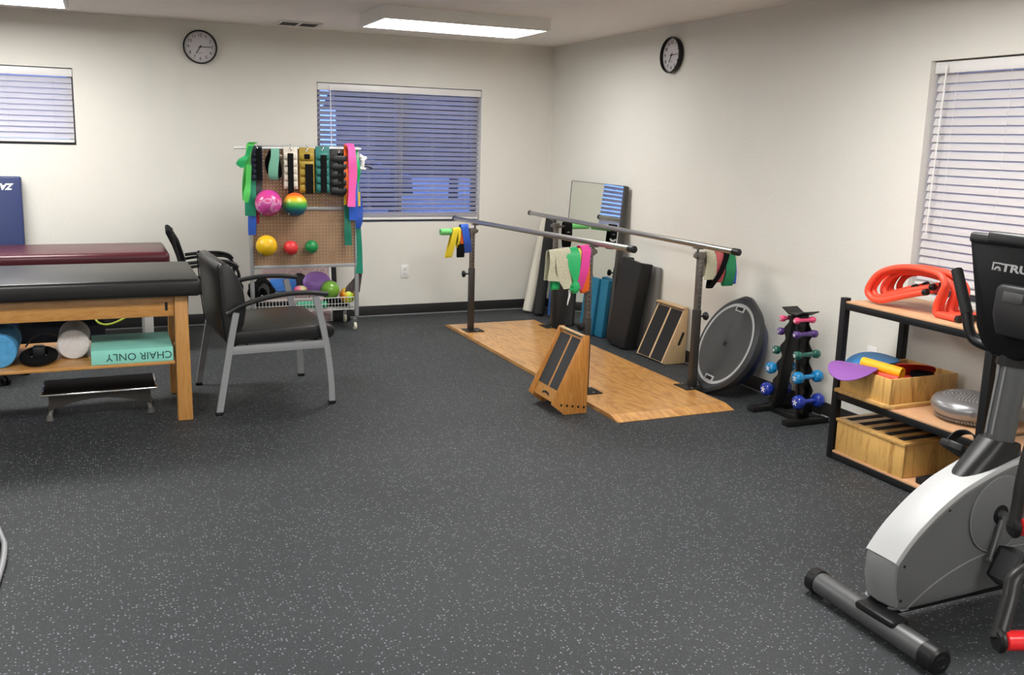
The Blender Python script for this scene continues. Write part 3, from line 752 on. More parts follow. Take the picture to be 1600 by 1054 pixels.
f = [bm.verts.new(p) for p in (mp(-1.480, 0, .03), mp(-1.535, 0, .03), mp(-1.505, HM, .006), mp(-1.480, HM, .006))]
g = [bm.verts.new(p) for p in (mp(-1.480, 0, -.03), mp(-1.535, 0, -.03), mp(-1.505, HM, -.03), mp(-1.480, HM, -.03))]
bridge(bm, f, g); bm.faces.new(f); bm.faces.new(g); obj('side_frame', bm, M_mfr, t, flat=True)
bm = bm_()
f = [bm.verts.new(p) for p in (mp(-.565, 0, .002), mp(-.571, 0, .002), mp(-.571, HM, .002), mp(-.565, HM, .002))]
g = [bm.verts.new(p) for p in (mp(-.565, 0, -.03), mp(-.571, 0, -.03), mp(-.571, HM, -.03), mp(-.565, HM, -.03))]
bridge(bm, f, g); bm.faces.new(f); bm.faces.new(g); obj('side_frame', bm, M_mfr, t, flat=True)
bm = bm_()
f = [bm.verts.new(p) for p in (mp(-.572, HM+.004, .001), mp(-1.479, HM+.004, .001), mp(-1.479, HM, .001), mp(-.572, HM, .001))]
g = [bm.verts.new(p) for p in (mp(-.572, HM+.004, -.03), mp(-1.479, HM+.004, -.03), mp(-1.479, HM, -.03), mp(-.572, HM, -.03))]
bridge(bm, f, g); bm.faces.new(f); bm.faces.new(g); obj('top_frame', bm, M_mfr, t, flat=True)
M_pad = mat('blue_foam_pad', (.006, .135, .24), .75, bump=.15, bscale=90)
leaning_slab('balance_pad', (-.222, -1.262, 0), (-.166, -1.262, .475), (.20, -.98, 0), .17, .062, M_pad, 'wide blue foam balance pad leaning on the mirror, the left one of two', 'foam pad')
leaning_slab('balance_pad', (-.176, -1.400, 0), (-.130, -1.400, .475), (.20, -.98, 0), .10, .050, M_pad, 'blue foam balance pad leaning on the mirror, the right one of two', 'foam pad')
# black plastic step platform on end, grey panel behind it
t = thing('step_platform', 'black plastic step platform standing on end against the right wall', 'step')
a, b = V((-.200, -1.765, .0)), V((-.112, -1.822, .672)); y = (b-a).normalized(); x = V((.07, -1, 0)); x = (x-y*x.dot(y)).normalized(); z = x.cross(y)
M = Mx(((x.x, y.x, z.x, a.x), (x.y, y.y, z.y, a.y), (x.z, y.z, z.z, a.z+.019), (0, 0, 0, 1)))
M_step = mat('black_step_plastic', (.014, .014, .0145), .55, bump=.2, bscale=160, spec=.35)
sg = -1 if (M.to_3x3() @ V((0, 0, 1))).x > 0 else 1
bm = bm_()
for (w0, w1, l0, l1, h0, h1) in ((-.18, .18, 0, .68, .035, .055), (-.18, .18, 0, .68, .035, .055)): pass
top = [(-.118, .058), (.118, .058), (.132, .045), (.142, -.055), (.112, -.055), (.104, .03), (-.104, .03), (-.112, -.055), (-.142, -.055), (-.132, .045)]
va = [bm.verts.new(M @ V((p[0], 0, sg*p[1]))) for p in top]; vb = [bm.verts.new(M @ V((p[0], .68, sg*p[1]))) for p in top]
bridge(bm, va, vb); bm.faces.new(va); bm.faces.new(vb)
bmesh.ops.bevel(bm, geom=list(bm.edges), offset=.006, segments=2, profile=.5, affect='EDGES')
obj('deck', bm, M_step, t)
for l in (.03, .59):
    bm = bm_(); box(bm, (-.103, l, min(sg*-.05, sg*.029)), (.103, l+.06, max(sg*-.05, sg*.03)), .006, M); obj('foot_block', bm, M_step, t)
bm = bm_()
for k in range(3): box(bm, (-.08+k*.014, .001, sg*.06-.002), (-.074+k*.014, .018, sg*.06+.002), 0, M); box(bm, (.02+k*.05, .66, sg*.0595-.001), (.04+k*.05, .668, sg*.0595+.001), 0, M)
stuff(obj('vent_slots', bm, M_blackp, t))
leaning_slab('panel', (-.052, -1.85, 0), (-.020, -1.85, .655), (0, -1, 0), .34, .022, mat('grey_panel', (.16, .155, .15), .6), 'thin grey panel between the black step platform and the wall', 'panel', .004)

# ================================================================ half-ball balance trainer tipped on its rim
t = thing('balance_trainer', 'half ball balance trainer tipped up, grey flat side showing, against the right wall', 'balance trainer')
tl, yw = .42, -.10
nB = V((-math.cos(yw)*math.cos(tl), -math.sin(yw)*math.cos(tl), math.sin(tl)))
cB = V((-.250, -3.170, .296))
M_bos = mat('dark_grey_platform', (.045, .047, .048), .6, bump=.1, bscale=200)
bm = bm_(); lathe(bm, [(0, .0), (.259, .0), (.259, -.02), (0, -.02)], cB, nB, 56); obj('platform_face', bm, M_bos, t)
bm = bm_(); lathe(bm, [(.2595, .0015), (.278, .0015), (.278, -.02), (.2595, -.02), (.2595, .0015)], cB, nB, 56); obj('grey_ring', bm, mat('light_grey_plastic', (.38, .39, .39), .5), t)
xb, yb_ = frame(nB)
upd = (V((0, 0, 1))-nB*nB.z).normalized(); sdd = nB.cross(upd)
bm = bm_(); rs = []
for h_, f_ in ((.002, .0), (.004, .018), (-.008, .036), (-.035, .040), (-.055, .03), (-.055, -.03)):
    rr = []
    for i in range(72):
        q = 2*PI*i/72+.35; bump = max(0, math.cos(2*q-.7+PI*0))**10*.022
        rr.append(bm.verts.new(cB+nB*h_+(upd*math.cos(q-.35)+sdd*math.sin(q-.35))*(.2785+f_+(bump if f_ > .01 else 0))))
    rs.append(rr)
for p_, q_ in zip(rs, rs[1:]): bridge(bm, p_, q_)
low = min(v.co.z for v in bm.verts); DB = V((0, 0, .001-low))
obj('outer_rim', bm, mat('charcoal_rim', (.028, .030, .033), .5), t)
bm = bm_(); lathe(bm, [(.27, -.054), (.272, -.075), (.262, -.11), (.235, -.15), (.19, -.185), (.12, -.21), (.05, -.219), (0, -.22)], cB, nB, 56); obj('dome', bm, mat('navy_dome', (.012, .022, .075), .4), t)
bm = bm_(); lathe(bm, [(.018, .0005), (.018, .003), (.008, .003), (.006, .0008), (0, .0008)], cB, nB, 20); obj('valve_plug', bm, M_blackp, t)
for s in (1, -1):
    c = cB+upd*(s*.243)+nB*.002
    for nm, hw, hh, m, dz in (('handle_surround', .050, .020, MATS['light_grey_plastic'], .0005), ('handle_recess', .034, .011, M_blackp, .0025)):
        bm = bm_(); M = Mx(((sdd.x, upd.x, nB.x, c.x), (sdd.y, upd.y, nB.y, c.y), (sdd.z, upd.z, nB.z, c.z), (0, 0, 0, 1))); box(bm, (-hw, -hh, -.002), (hw, hh, dz+.001), .0015, M); obj(nm, bm, m, t)
for ch in t.children: ch.location = DB

# ================================================================ dumbbell rack with ten dumbbells
t = thing('dumbbell_rack', 'black A-shaped dumbbell rack on two floor feet by the right wall', 'dumbbell rack')
xr = -.205
for (yc_) in (-3.60, -3.915):
    bm = bm_(); box(bm, (-.355, yc_-.03, .001), (-.055, yc_+.03, .034), .004); obj('foot', bm, M_blackm, t)
    bm = bm_(); box(bm, (-.356, yc_-.031, .003), (-.338, yc_+.031, .036), .005) if False else box(bm, (-.075, yc_-.028, .0345), (-.056, yc_+.028, .0365), .0); obj('end_label', bm, mat('grey_label', (.45, .45, .45), .5) if yc_ < -3.8 else M_blackm, t)
bm = bm_(); box(bm, (xr-.025, -3.884, .001), (xr+.025, -3.631, .032), .003); obj('cross_beam', bm, M_blackm, t)
def upright(yb, yt, sg):
    """slanted back bar and a scalloped cradle plate on its outer side"""
    zb, zt = .035, .625
    bm = bm_(); prism(bm, [(yb-.012, zb), (yb+.012, zb), (yt+.012, zt), (yt-.012, zt)], xr-.04, xr+.04, 'X', .002); obj('upright', bm, M_blackm, t)
    bm = bm_(); out = []
    for i in range(41):
        f = i/40; z = zb+.03+(zt-zb-.04)*f; base = yb+(yt-yb)*(z-zb)/(zt-zb)
        out.append((base+sg*(.036+.016*math.cos(2*PI*f*5-1.2)), z))
    ins = [(yb+(yt-yb)*(z-zb)/(zt-zb)+sg*.0125, z) for (_, z) in (out[-1], out[0])]
    for xx_ in (xr-.034, xr+.028):
        bm2 = bm_(); prism(bm2, out+ins, xx_, xx_+.006, 'X'); obj('cradle_plate', bm2, M_blackm, t, flat=True)
    bm.free()
upright(-3.665, -3.775, 1)
upright(-3.885, -3.815, -1)
bm = bm_(); 
for sg, y0_ in ((1, -3.760), (-1, -3.830)):
    prism(bm, [(y0_, .626), (y0_+sg*.062, .655), (y0_+sg*.058, .660), (y0_-sg*.0, .634)], xr-.055, xr+.055, 'X')
box(bm, (xr-.055, -3.8295, .626), (xr+.055, -3.7605, .634))
obj('top_cap', bm, M_blackm, t)
DB_ = [('pink', (.70, .06, .17), .021, .036, .075), ('purple', (.07, .025, .17), .025, .040, .085), ('dark green', (.01, .10, .075), .028, .043, .092), ('light blue', (.01, .22, .50), .038, .052, .088), ('royal blue', (.012, .035, .30), .044, .056, .085)]
near = [(1246, 501), (1246, 523), (1247, 555), (1248, 590), (1249, 628)]
far = [(1224, 497), (1221, 517), (1214, 546), (1206, 574), (1199, 607)]
M_mark = mat('pale_print', (.75, .75, .78), .5)
def dumbbell(M, col, hr, hl, gl, label, name):
    t = thing('dumbbell', label, 'dumbbell', 'dumbbells on the rack')
    m = mat('vinyl_'+name.replace(' ', '_'), col, .25, coat=.3)
    for s in (-1, 1):
        bm = bm_(); c = V((s*(gl/2+hl*.5), 0, 0))
        k = 6 if hr < .03 else 8
        lathe(bm, [(0, -hl*.5), (hr*.72, -hl*.5), (hr, -hl*.22), (hr, hl*.22), (hr*.75, hl*.5), (0, hl*.5)], c, (1, 0, 0), k)
        bmesh.ops.bevel(bm, geom=list(bm.edges), offset=hr*.16, segments=3, profile=.5, affect='EDGES')
        xf(bm, M); h = obj('head', bm, m, t, ang=60)
        if s < 0:
            bm = bm_()
            for q in range(5):
                a = 2*PI*q/5+.3; box(bm, (-.0006, 0, -hr*.07), (.0004, hr*.42, hr*.07), 0, Mx.Translation((-gl/2-hl-.0003, 0, 0)) @ Mx.Rotation(a, 4, 'X'))
            xf(bm, M); obj('printed_mark', bm, M_mark, h, flat=True)
    bm = bm_(); cyl(bm, (-gl/2-.004, 0, 0), (gl/2+.004, 0, 0), min(.014, hr*.55), n=14); xf(bm, M); obj('handle', bm, m, t)
for i, (nm, col, hr, hl, gl) in enumerate(DB_):
    f = i/4
    for side, pxs, yy in (('near', near, -3.875-.075*f), ('far', far, -3.715+.085*f)):
        p = aY(*pxs[i], yy)
        base = (-3.815-.070*(.625-p.z)/.59-.058-hr*.25) if side == 'near' else (-3.775+.110*(.625-p.z)/.59+.058+hr*.25)
        p = aY(*pxs[i], base)
        M = Mx.Translation((p.x+hl*.4+gl*.5, base, p.z))
        dumbbell(M, col, hr, hl, gl, '%s dumbbell on the %s side of the black rack' % (nm, 'front' if side == 'near' else 'back left'), nm)
# ================================================================ wooden treatment table with black pad
t = thing('treatment_table', 'wooden treatment table with a black vinyl pad and a lower shelf', 'table')
bm = bm_(); box(bm, (-5.33, -2.785, .706), (-3.428, -2.005, .800), .022, seg=3); obj('pad', bm, M_vinyl, t)
for lx in (-3.530, -5.23):
    for ly in (-2.695, -2.105):
        bm = bm_(); prism(bm, [(lx-.034, .705), (lx+.034, .705), (lx+.042, .001), (lx-.038, .001)], ly-.03, ly+.03, 'Y', .006); obj('leg', bm, M_maple_x, t)
for ly in (-2.69, -2.11):
    bm = bm_(); box(bm, (-5.19, ly-.013, .590), (-3.566, ly+.013, .705), .003); a = obj('apron', bm, M_maple, t)
    if ly < -2.5: bx('slot', (-3.612, ly-.0142, .622), (-3.598, ly-.0131, .668), M_blackp, a)
for lx in (-3.53, -5.23): bx('apron', (lx-.013, -2.663, .60), (lx+.013, -2.137, .705), M_maple, t, .003)
for lx in (-3.53, -5.23): bx('stretcher', (lx-.016, -2.663, .275), (lx+.016, -2.137, .329), M_maple, t, .004)
bx('shelf', (-5.19, -2.735, .3295), (-3.574, -2.06, .347), M_maple, t, .003)
SZ = .3475
def short_roller(cx, y0, y1, r, m, label):
    bm = bm_(); lathe(bm, [(0, 0), (r-.006, 0), (r, .006), (r, y1-y0-.006), (r-.006, y1-y0), (0, y1-y0)], (cx, y0, SZ+r), (0, 1, 0), 32)
    return tag(obj('foam_roller', bm, m), label, 'foam roller')
short_roller(-4.428, -2.66, -2.30, .0885, mat('light_blue_foam', (.08, .33, .62), .9, bump=.3, bscale=120, var=.12, vscale=40), 'short blue foam roller lying on the shelf of the wooden treatment table')
short_roller(-4.076, -2.545, -2.245, .081, mat('white_foam_short', (.66, .62, .61), .9, bump=.3, bscale=150, var=.06, vscale=60), 'short white foam roller lying on the shelf of the wooden treatment table')
t = thing('foam_block', 'turquoise foam block lettered upside down on the shelf of the wooden table', 'foam block')
bm = bm_(); box(bm, (-3.990, -2.730, SZ), (-3.580, -2.30, SZ+.078), .004); obj('block', bm, mat('turquoise_foam', (.27, .68, .56), .8, bump=.15, bscale=90), t)
bm = bm_(); text(bm, 'CHAIR ONLY', .056, Mx.Translation((-3.752, -2.7308, SZ+.039)) @ Mx.Rotation(PI/2, 4, 'X') @ Mx.Rotation(PI, 4, 'Z')); obj('lettering', bm, mat('marker_ink', (.02, .06, .07), .7), t, flat=True)
t = thing('strap_coil', 'black coiled strap and cushion on the table shelf between the two rollers', 'strap')
bm = bm_(); tube(bm, [(-4.247+.068*math.cos(a), -2.53+.15*math.sin(a), SZ+.028) for a in [2*PI*i/14 for i in range(14)]], .027, 10, 4, closed=True, flat=.8); obj('ring_cushion', bm, M_blkc, t)
bm = bm_(); box(bm, (-4.275, -2.575, SZ+.001), (-4.215, -2.50, SZ+.085), .012); obj('buckle_block', bm, M_blackp, t)
bm = bm_(); tube(bm, [(-4.33, -2.24, SZ+.02), (-4.28, -2.24, SZ+.075), (-4.22, -2.25, SZ+.09), (-4.17, -2.23, SZ+.07)], .009, 8, 5, flat=.5); obj('strap', bm, mat('dark_webbing', (.05, .045, .04), .8), t)
# step stool
t = thing('step_stool', 'low chrome step stool with a black rubber top in front of the wooden table', 'step stool')
bm = bm_(); box(bm, (-4.252, -2.545, .146), (-3.660, -2.225, .160), .006); M_ = M_chrome2; obj('rim', bm, M_chrome2, t)
bm = bm_(); box(bm, (-4.240, -2.533, .1605), (-3.672, -2.237, .166), .002); obj('tread', bm, M_rubber, t)
for y in (-2.515, -2.262):
    bm = bm_(); pts = [(-4.215, .145), (-3.700, .145), (-3.700, .060)]
    for k in range(11): f = k/10; pts.append((-3.72-.475*f, .070+.045*math.sin(PI*f)))
    pts.append((-4.215, .060)); prism(bm, pts, y-.004, y+.004, 'Y'); obj('apron', bm, M_bronze, t)
for x, s in ((-4.205, -1), (-3.708, 1)):
    for y, sy in ((-2.50, -1), (-2.275, 1)):
        bm = bm_(); tube(bm, [(x, y, .144), (x, y, .06), (x+s*.012, y+sy*.004, .013)], .013, 10, 4); l_ = obj('leg', bm, M_chrome, t)
        bm = bm_(); cyl(bm, (x+s*.012, y+sy*.004, .001), (x+s*.011, y+sy*.004, .034), .022, .016, 14, .003); obj('rubber_foot', bm, mat('grey_rubber', (.10, .095, .09), .7), l_)
# maroon treatment table
t = thing('treatment_table', 'maroon padded treatment table on a white steel frame by the back wall', 'table')
M_mar = mat('maroon_vinyl', (.075, .010, .018), .30, bump=.05, bscale=200)
bm = bm_(); box(bm, (-5.40, -1.03, .636), (-3.475, -.36, .740), .035, seg=4); obj('pad', bm, M_mar, t)
bx('pad_board', (-5.36, -1.0, .615), (-3.50, -.39, .6355), M_blackp, t, .003)
for x in (-3.63, -5.25):
    for y in (-.955, -.43): bx('leg', (x-.03, y-.03, .012), (x+.03, y+.03, .6145), M_whitem, t, .004)
for x in (-3.63, -5.25):
    for y in (-.955, -.43):
        bm = bm_(); cyl(bm, (x, y, .001), (x, y, .0115), .025, n=14); obj('foot', bm, M_rubber, t)
for y in (-.955, -.43): bx('stretcher', (-5.219, y-.02, .272), (-3.661, y+.02, .318), M_whitem, t, .004)
for x in (-3.63, -5.25): bx('stretcher', (x-.02, -.924, .275), (x+.02, -.461, .315), M_whitem, t, .004)
bm = bm_(); tube(bm, [(-3.98, -.90, .318+.008), (-3.97, -1.0, .26), (-3.90, -1.005, .235), (-3.80, -1.0, .27), (-3.74, -.985, .318), (-3.72, -.93, .33)], .0075, 8, 6)
tag(obj('cord', bm, mat('yellow_green_cord', (.45, .55, .05), .5)), 'yellow green cord looped over the lower bar of the maroon table', 'cord')
# dark bag on the floor under the maroon table
bm = bm_(); box(bm, (-4.48, -.83, .001), (-3.92, -.50, .26), .06, seg=4)
tag(obj('bag', bm, mat('dark_navy_bag', (.010, .011, .02), .8, bump=.4, bscale=25)), 'dark soft bag on the floor under the maroon treatment table', 'bag')
# rolling stool, only its base shows at the left edge
t = thing('rolling_stool', 'black rolling stool behind the wooden table at the left edge, castors showing', 'stool')
sx, sy = -4.62, -1.42
bm = bm_(); lathe(bm, [(0, .43), (.16, .43), (.185, .44), (.19, .465), (.18, .495), (.15, .505), (0, .508)], (sx, sy, 0), n=32); obj('seat', bm, M_vinyl, t)
bm = bm_(); cyl(bm, (sx, sy, .075), (sx, sy, .43), .024, n=14); obj('column', bm, M_chrome, t)
for k in range(5):
    a = R(-58+72*k); d = V((math.cos(a), math.sin(a), 0)); c = V((sx, sy, 0))
    bm = bm_(); tube(bm, [c+d*.01+V((0, 0, .10)), c+d*.15+V((0, 0, .09)), c+d*.235+V((0, 0, .072))], .018, 8, 3, flat=.8); l_ = obj('base_arm', bm, M_blackp, t)
    e = c+d*.225; p = d.cross(V((0, 0, 1)))
    bm = bm_()
    for s in (-1, 1): cyl(bm, e+p*(s*.006)+V((0, 0, .026)), e+p*(s*.024)+V((0, 0, .026)), .025, n=18, bev=.004)
    cyl(bm, e+p*-.006+V((0, 0, .026)), e+p*.006+V((0, 0, .026)), .012, n=10); cyl(bm, e+V((0, 0, .03)), e+V((0, 0, .066)), .008, n=8); obj('castor', bm, M_blackp, l_)
# blue folding mat standing against the wall
t = thing('folding_mat', 'navy blue vinyl mat with white letters standing against the back wall at the left edge', 'mat')
M_navy = mat('navy_vinyl', (.014, .028, .115), .38, bump=.25, bscale=9)
ya_ = -.10
def mt(a, b, c): return Mx.Translation((0, -.185, .001)) @ Mx.Rotation(R(-6.0), 4, 'X') @ V((a, b, c))
MT = Mx.Translation((0, -.215, .010)) @ Mx.Rotation(R(-5.0), 4, 'X')
bm = bm_(); box(bm, (-5.65, 0, 0), (-4.445, .045, 1.215), .012, MT, 3); obj('panel', bm, M_navy, t)
bm = bm_(); box(bm, (-5.65, .0455, 0), (-4.445, .088, 1.215), .012, MT, 3); obj('panel', bm, M_navy, t)
bm = bm_(); text(bm, 'ZA', .062, MT @ Mx.Translation((-4.540, -.0005, 1.140)) @ Mx.Rotation(PI/2, 4, 'X') @ Mx.Rotation(PI, 4, 'Z'), shear=.25, bold=.003); obj('lettering', bm, M_white, t, flat=True)

# ================================================================ guest chair with grey legs, black arms
ch = thing('guest_chair', 'wide black vinyl armchair with grey metal legs beside the treatment table', 'chair', None, (-3.048, -2.299, 0), R(3.7))
M_armp = mat('arm_polymer', (.020, .021, .022), .45)
for s in (-1, 1):
    y = s*.355
    bm = bm_(); tube(bm, [(-.318, y, .012), (-.285, y, .20), (-.245, y, .42), (-.212, y, .585)], .0175, k=4, flat=.65, square=True, upv=(0, 1, 0)); l_ = obj('rear_leg', bm, M_grey, ch)
    bm = bm_(); box(bm, (-.340, y-.016, .001), (-.298, y+.016, .018), .003); obj('glide', bm, M_blackp, l_)
    bm = bm_(); tube(bm, [(.335, y, .012), (.332, y, .12), (.318, y, .27), (.290, y, .45), (.245, y, .655)], .0175, k=4, flat=.65, square=True, upv=(0, 1, 0)); l_ = obj('front_leg', bm, M_grey, ch)
    bm = bm_(); box(bm, (.315, y-.016, .001), (.357, y+.016, .018), .003); obj('glide', bm, M_blackp, l_)
    bm = bm_(); box(bm, (-.262, y-.011, .345), (.302, y+.011, .392), .003); obj('side_rail', bm, M_grey, ch)
    bm = bm_(); tube(bm, [(-.265, y, .578), (-.20, y, .615), (-.07, y, .655), (.07, y, .677), (.20, y, .678), (.315, y, .664)], lambda q: .027-.004*abs(q-.5), 12, 5, flat=.55, upv=(0, .15, 1)); obj('armrest', bm, M_armp, ch)
for x in (-.20, .27): bx('cross_rail', (x-.015, -.343, .350), (x+.015, .343, .378), M_grey, ch, .002)
bm = bm_(); sp_ = [(-.235, .395), (.335, .395), (.362, .412), (.366, .445), (.350, .472), (.30, .482), (-.235, .470)]
prism(bm, sp_, -.337, .337, 'Y', .012); obj('seat', bm, M_vinyl, ch)
bm = bm_(); bp_ = [(-.262, .40), (-.215, .425), (-.165, .50), (-.148, .60), (-.160, .70), (-.195, .79), (-.232, .850), (-.262, .866), (-.292, .857), (-.302, .83), (-.290, .62), (-.272, .44)]
prism(bm, bp_, -.335, .335, 'Y', .014); bk = obj('backrest', bm, M_vinyl, ch)
bm = bm_()
for s in (-1, 1): tube(bm, [(-.274, s*.3365, .44), (-.293, s*.3365, .62), (-.304, s*.3365, .83), (-.29, s*.3365, .858)], .004, 6, 4)
tube(bm, [(-.302, -.335, .842), (-.304, 0, .842), (-.302, .335, .842)], .004, 6, 2); obj('piping', bm, M_blackp, bk)
# second armchair, all black, behind the maroon table
ch = thing('armchair', 'all black tubular armchair by the back wall at the end of the maroon table', 'chair', None, (-3.18, -.66, 0), R(-3))
for s in (-1, 1):
    y = s*.265
    bm = bm_(); tube(bm, [(-.255, y, .85), (-.20, y, .60), (-.17, y, .44), (-.185, y, .22), (-.225, y, .004)], .0115, 10, 5); obj('rear_leg', bm, M_blackm, ch)
    bm = bm_(); tube(bm, [(.245, y, .004), (.222, y, .22), (.205, y, .45), (.20, y, .555), (.165, y, .612), (.09, y, .628), (-.06, y, .622), (-.195, y, .602)], .0115, 10, 6); obj('front_leg', bm, M_blackm, ch)
    bm = bm_(); tube(bm, [(-.16, y, .640), (-.03, y, .652), (.09, y, .652), (.165, y, .632), (.195, y, .60)], .021, 12, 5, flat=.62, upv=(0, 0, 1)); obj('arm_pad', bm, M_blackp, ch)
    bm = bm_(); tube(bm, [(-.17, y, .415), (.205, y, .425)], .010, 8, 1); obj('side_rail', bm, M_blackm, ch)
bm = bm_(); box(bm, (-.20, -.245, .415), (.235, .245, .475), .022, seg=3); obj('seat', bm, M_blkc, ch)
bm = bm_(); pb = [(-.185, .47), (-.150, .50), (-.160, .62), (-.200, .76), (-.262, .872), (-.292, .882), (-.300, .862), (-.258, .77), (-.212, .63)]
prism(bm, pb, -.235, .235, 'Y', .012); obj('backrest', bm, M_blkc, ch)

# ================================================================ pegboard cart
yF = -.57
ct = thing('pegboard_cart', 'grey metal rolling rack with a brown pegboard and a wire basket below', 'rack')
M_rk = mat('grey_painted_steel', (.40, .41, .42), .38, .3)
xl, xr_ = -2.846, -2.012
for x in (xl, xr_):
    bx('upright', (x-.015, yF-.015, .125), (x+.015, yF+.015, 1.495), M_rk, ct, .002)
    bx('base_rail', (x-.013, yF+.0155, .150), (x+.013, -.205, .176), M_rk, ct, .002)
for z in (.548, 1.482): bx('cross_bar', (xl+.0155, yF-.013, z-.013), (xr_-.0155, yF+.013, z+.013), M_rk, ct, .002)
bx('cross_bar', (xl+.0155, yF-.011, .998), (xr_-.0155, yF-.003, 1.020), M_rk, ct, .001)
bx('cross_bar', (xl+.0135, -.23, .152), (xr_-.0135, -.206, .174), M_rk, ct, .002)
bm = bm_(); cyl(bm, (-2.962, yF-.03, 1.470), (xr_+.03, yF-.03, 1.482), .0085, n=12); obj('hanging_rod', bm, M_white, ct)
# pegboard sheets with real holes
M_peg = mat('brown_pegboard', (.34, .205, .115), .7, var=.1, vscale=12)
def pegsheet(x0, x1, z0, z1, y, th=.004):
    g = .0254; nx = int((x1-x0)/g); nz = int((z1-z0)/g)
    bm = bm_(); sx = (x1-x0)/nx; sz = (z1-z0)/nz; r = .0038
    grid = {}
    def gv(i, j, s):
        k = (i, j)
        if k not in grid: grid[k] = bm.verts.new((x0+i*sx, y, z0+j*sz))
        return grid[k]
    for i in range(nx):
        for j in range(nz):
            cx, cz = x0+(i+.5)*sx, z0+(j+.5)*sz
            h = [bm.verts.new((cx+r*math.cos(PI/4+k*PI/2), y, cz+r*math.sin(PI/4+k*PI/2))) for k in range(4)]
            c = [gv(i+1, j+1, 0), gv(i, j+1, 0), gv(i, j, 0), gv(i+1, j, 0)]
            for k in range(4): bm.faces.new((c[k], c[(k+1) % 4], h[(k+1) % 4], h[k]))
    return obj('pegboard', bm, M_peg, ct, flat=True)
pegsheet(xl+.016, xr_-.016, .562, .997, yF); pegsheet(xl+.016, xr_-.016, 1.021, 1.468, yF)
# castors
for x in (xl, xr_):
    for y in (yF, -.215):
        bm = bm_(); c = V((x-.012, y+.012, .0365)); cyl(bm, c-V((.011, 0, 0)), c+V((.011, 0, 0)), .0355, n=24, bev=.005); w_ = obj('castor_wheel', bm, mat('cream_castor', (.62, .60, .46), .5), ct)
        bm = bm_(); cyl(bm, c-V((.0145, 0, 0)), c+V((.0145, 0, 0)), .010, n=12)
        for s in (-1, 1): box(bm, (c.x+s*.0155-.0015, c.y-.012, c.z-.010), (c.x+s*.0155+.0015, c.y+.012, c.z+.044), 0)
        box(bm, (c.x-.018, c.y-.016, .0795), (c.x+.018, c.y+.016, .0835)); cyl(bm, (c.x, c.y-.004, .0835), (c.x, c.y-.004, .10), .017, n=14); cyl(bm, (x, y, .10), (x, y, .1245), .0075, n=10)
        if y > -.3: cyl(bm, (x, y, .1245), (x, y, .149), .0075, n=10)
        obj('fork', bm, M_chrome2, w_)
# wire basket
bm = bm_(); bx0, bx1, by0, by1, bz0, bz1 = xl+.022, xr_-.022, yF-.005, -.235, .182, .282
for z, r in ((bz1, .0035), (bz0, .0028), ((bz0+bz1)/2, .0018)):
    tube(bm, [(bx0, by0, z), (bx1, by0, z), (bx1, by1, z), (bx0, by1, z)], r, 6, 1, closed=True)
n = 30
for k in range(n+1):
    x = bx0+(bx1-bx0)*k/n; tube(bm, [(x, by0, bz1), (x, by0, bz0), (x, by1, bz0), (x, by1, bz1)], .0019, 5, 1)
for k in range(1, 9):
    y = by0+(by1-by0)*k/9; tube(bm, [(bx0, y, bz1), (bx0, y, bz0), (bx1, y, bz0), (bx1, y, bz1)], .0019, 5, 1)
stuff(obj('basket', bm, M_whitem, ct))

# ---- cuff weights on the rod
def U(u, v, y): return aY(u, v, y)
def cuff(u0, u1, v0, v1, m, label, rows=5, strap=None, y=-.635, puff=.010, patch=None, skew=0.0):
    t = thing('cuff_weight', label, 'cuff weight', 'cuff weights on the pegboard rack')
    a, b = U(u0, v0, y), U(u1, v1, y); x0, x1, z1, z0 = a.x, b.x, a.z, b.z
    bm = bm_(); box(bm, (x0, y-.006, z0), (x1, y+.006, z1), .003); obj('sleeve', bm, m, t)
    h = (z1-z0-.05)/rows
    for k in range(rows):
        zz = z0+.006+k*h
        bm = bm_(); ball(bm, (0, 0, 0), 1, 16, 10)
        for v in bm.verts:
            c = v.co; c.x = math.copysign(abs(c.x)**.5, c.x); c.z = math.copysign(abs(c.z)**.5, c.z)
            v.co = V(((x0+x1)/2+c.x*(x1-x0)*.49, y-.004+c.y*(puff+.006), zz+h/2+c.z*h*.47))
        obj('pocket', bm, m, t)
    if strap:
        p, q = U(strap[0], strap[2], y), U(strap[1], strap[3], y)
        bm = bm_(); ribbon(bm, [((p.x+q.x)/2, y-.020, p.z), ((p.x+q.x)/2+skew*.3, y-.0235, (p.z+q.z)/2), ((p.x+q.x)/2+skew, y-.0215, q.z)], [((q.x-p.x)/2, 0, 0)], .004, 4); obj('strap', bm, M_blkc, t)
    if patch:
        p, q = U(patch[0], patch[2], y), U(patch[1], patch[3], y); bm = bm_(); box(bm, (p.x, y-.0205, q.z), (q.x, y-.0175, p.z), .001); obj('patch', bm, M_blkc, t)
    bm = bm_(); xc = (x0+x1)/2; tube(bm, [(xc+.008*math.cos(2*PI*i/10), y-.008, z1-.020+.008*math.sin(2*PI*i/10)) for i in range(10)], .0028, 6, 2, closed=True)
    tube(bm, [(xc, y-.006, z1-.020), (xc, y-.012, z1+.0), (xc, y+.01, z1+.022), (xc, y+.035, z1+.022)], .002, 6, 4); obj('grommet', bm, M_chrome2, t)
    return t
M_cnavy = mat('navy_nylon', (.018, .022, .045), .55); M_cmint = mat('mint_nylon', (.16, .42, .30), .5); M_ccream = mat('cream_nylon', (.70, .64, .54), .55)
M_cmust = mat('mustard_nylon', (.36, .245, .025), .5); M_cteal = mat('teal_nylon', (.02, .17, .145), .45); M_cblk = mat('black_nylon', (.018, .018, .019), .4)
cuff(391.5, 410.5, 227.5, 282, M_cnavy, 'navy cuff weight, leftmost on the pegboard rack', strap=(399, 409, 231, 281))
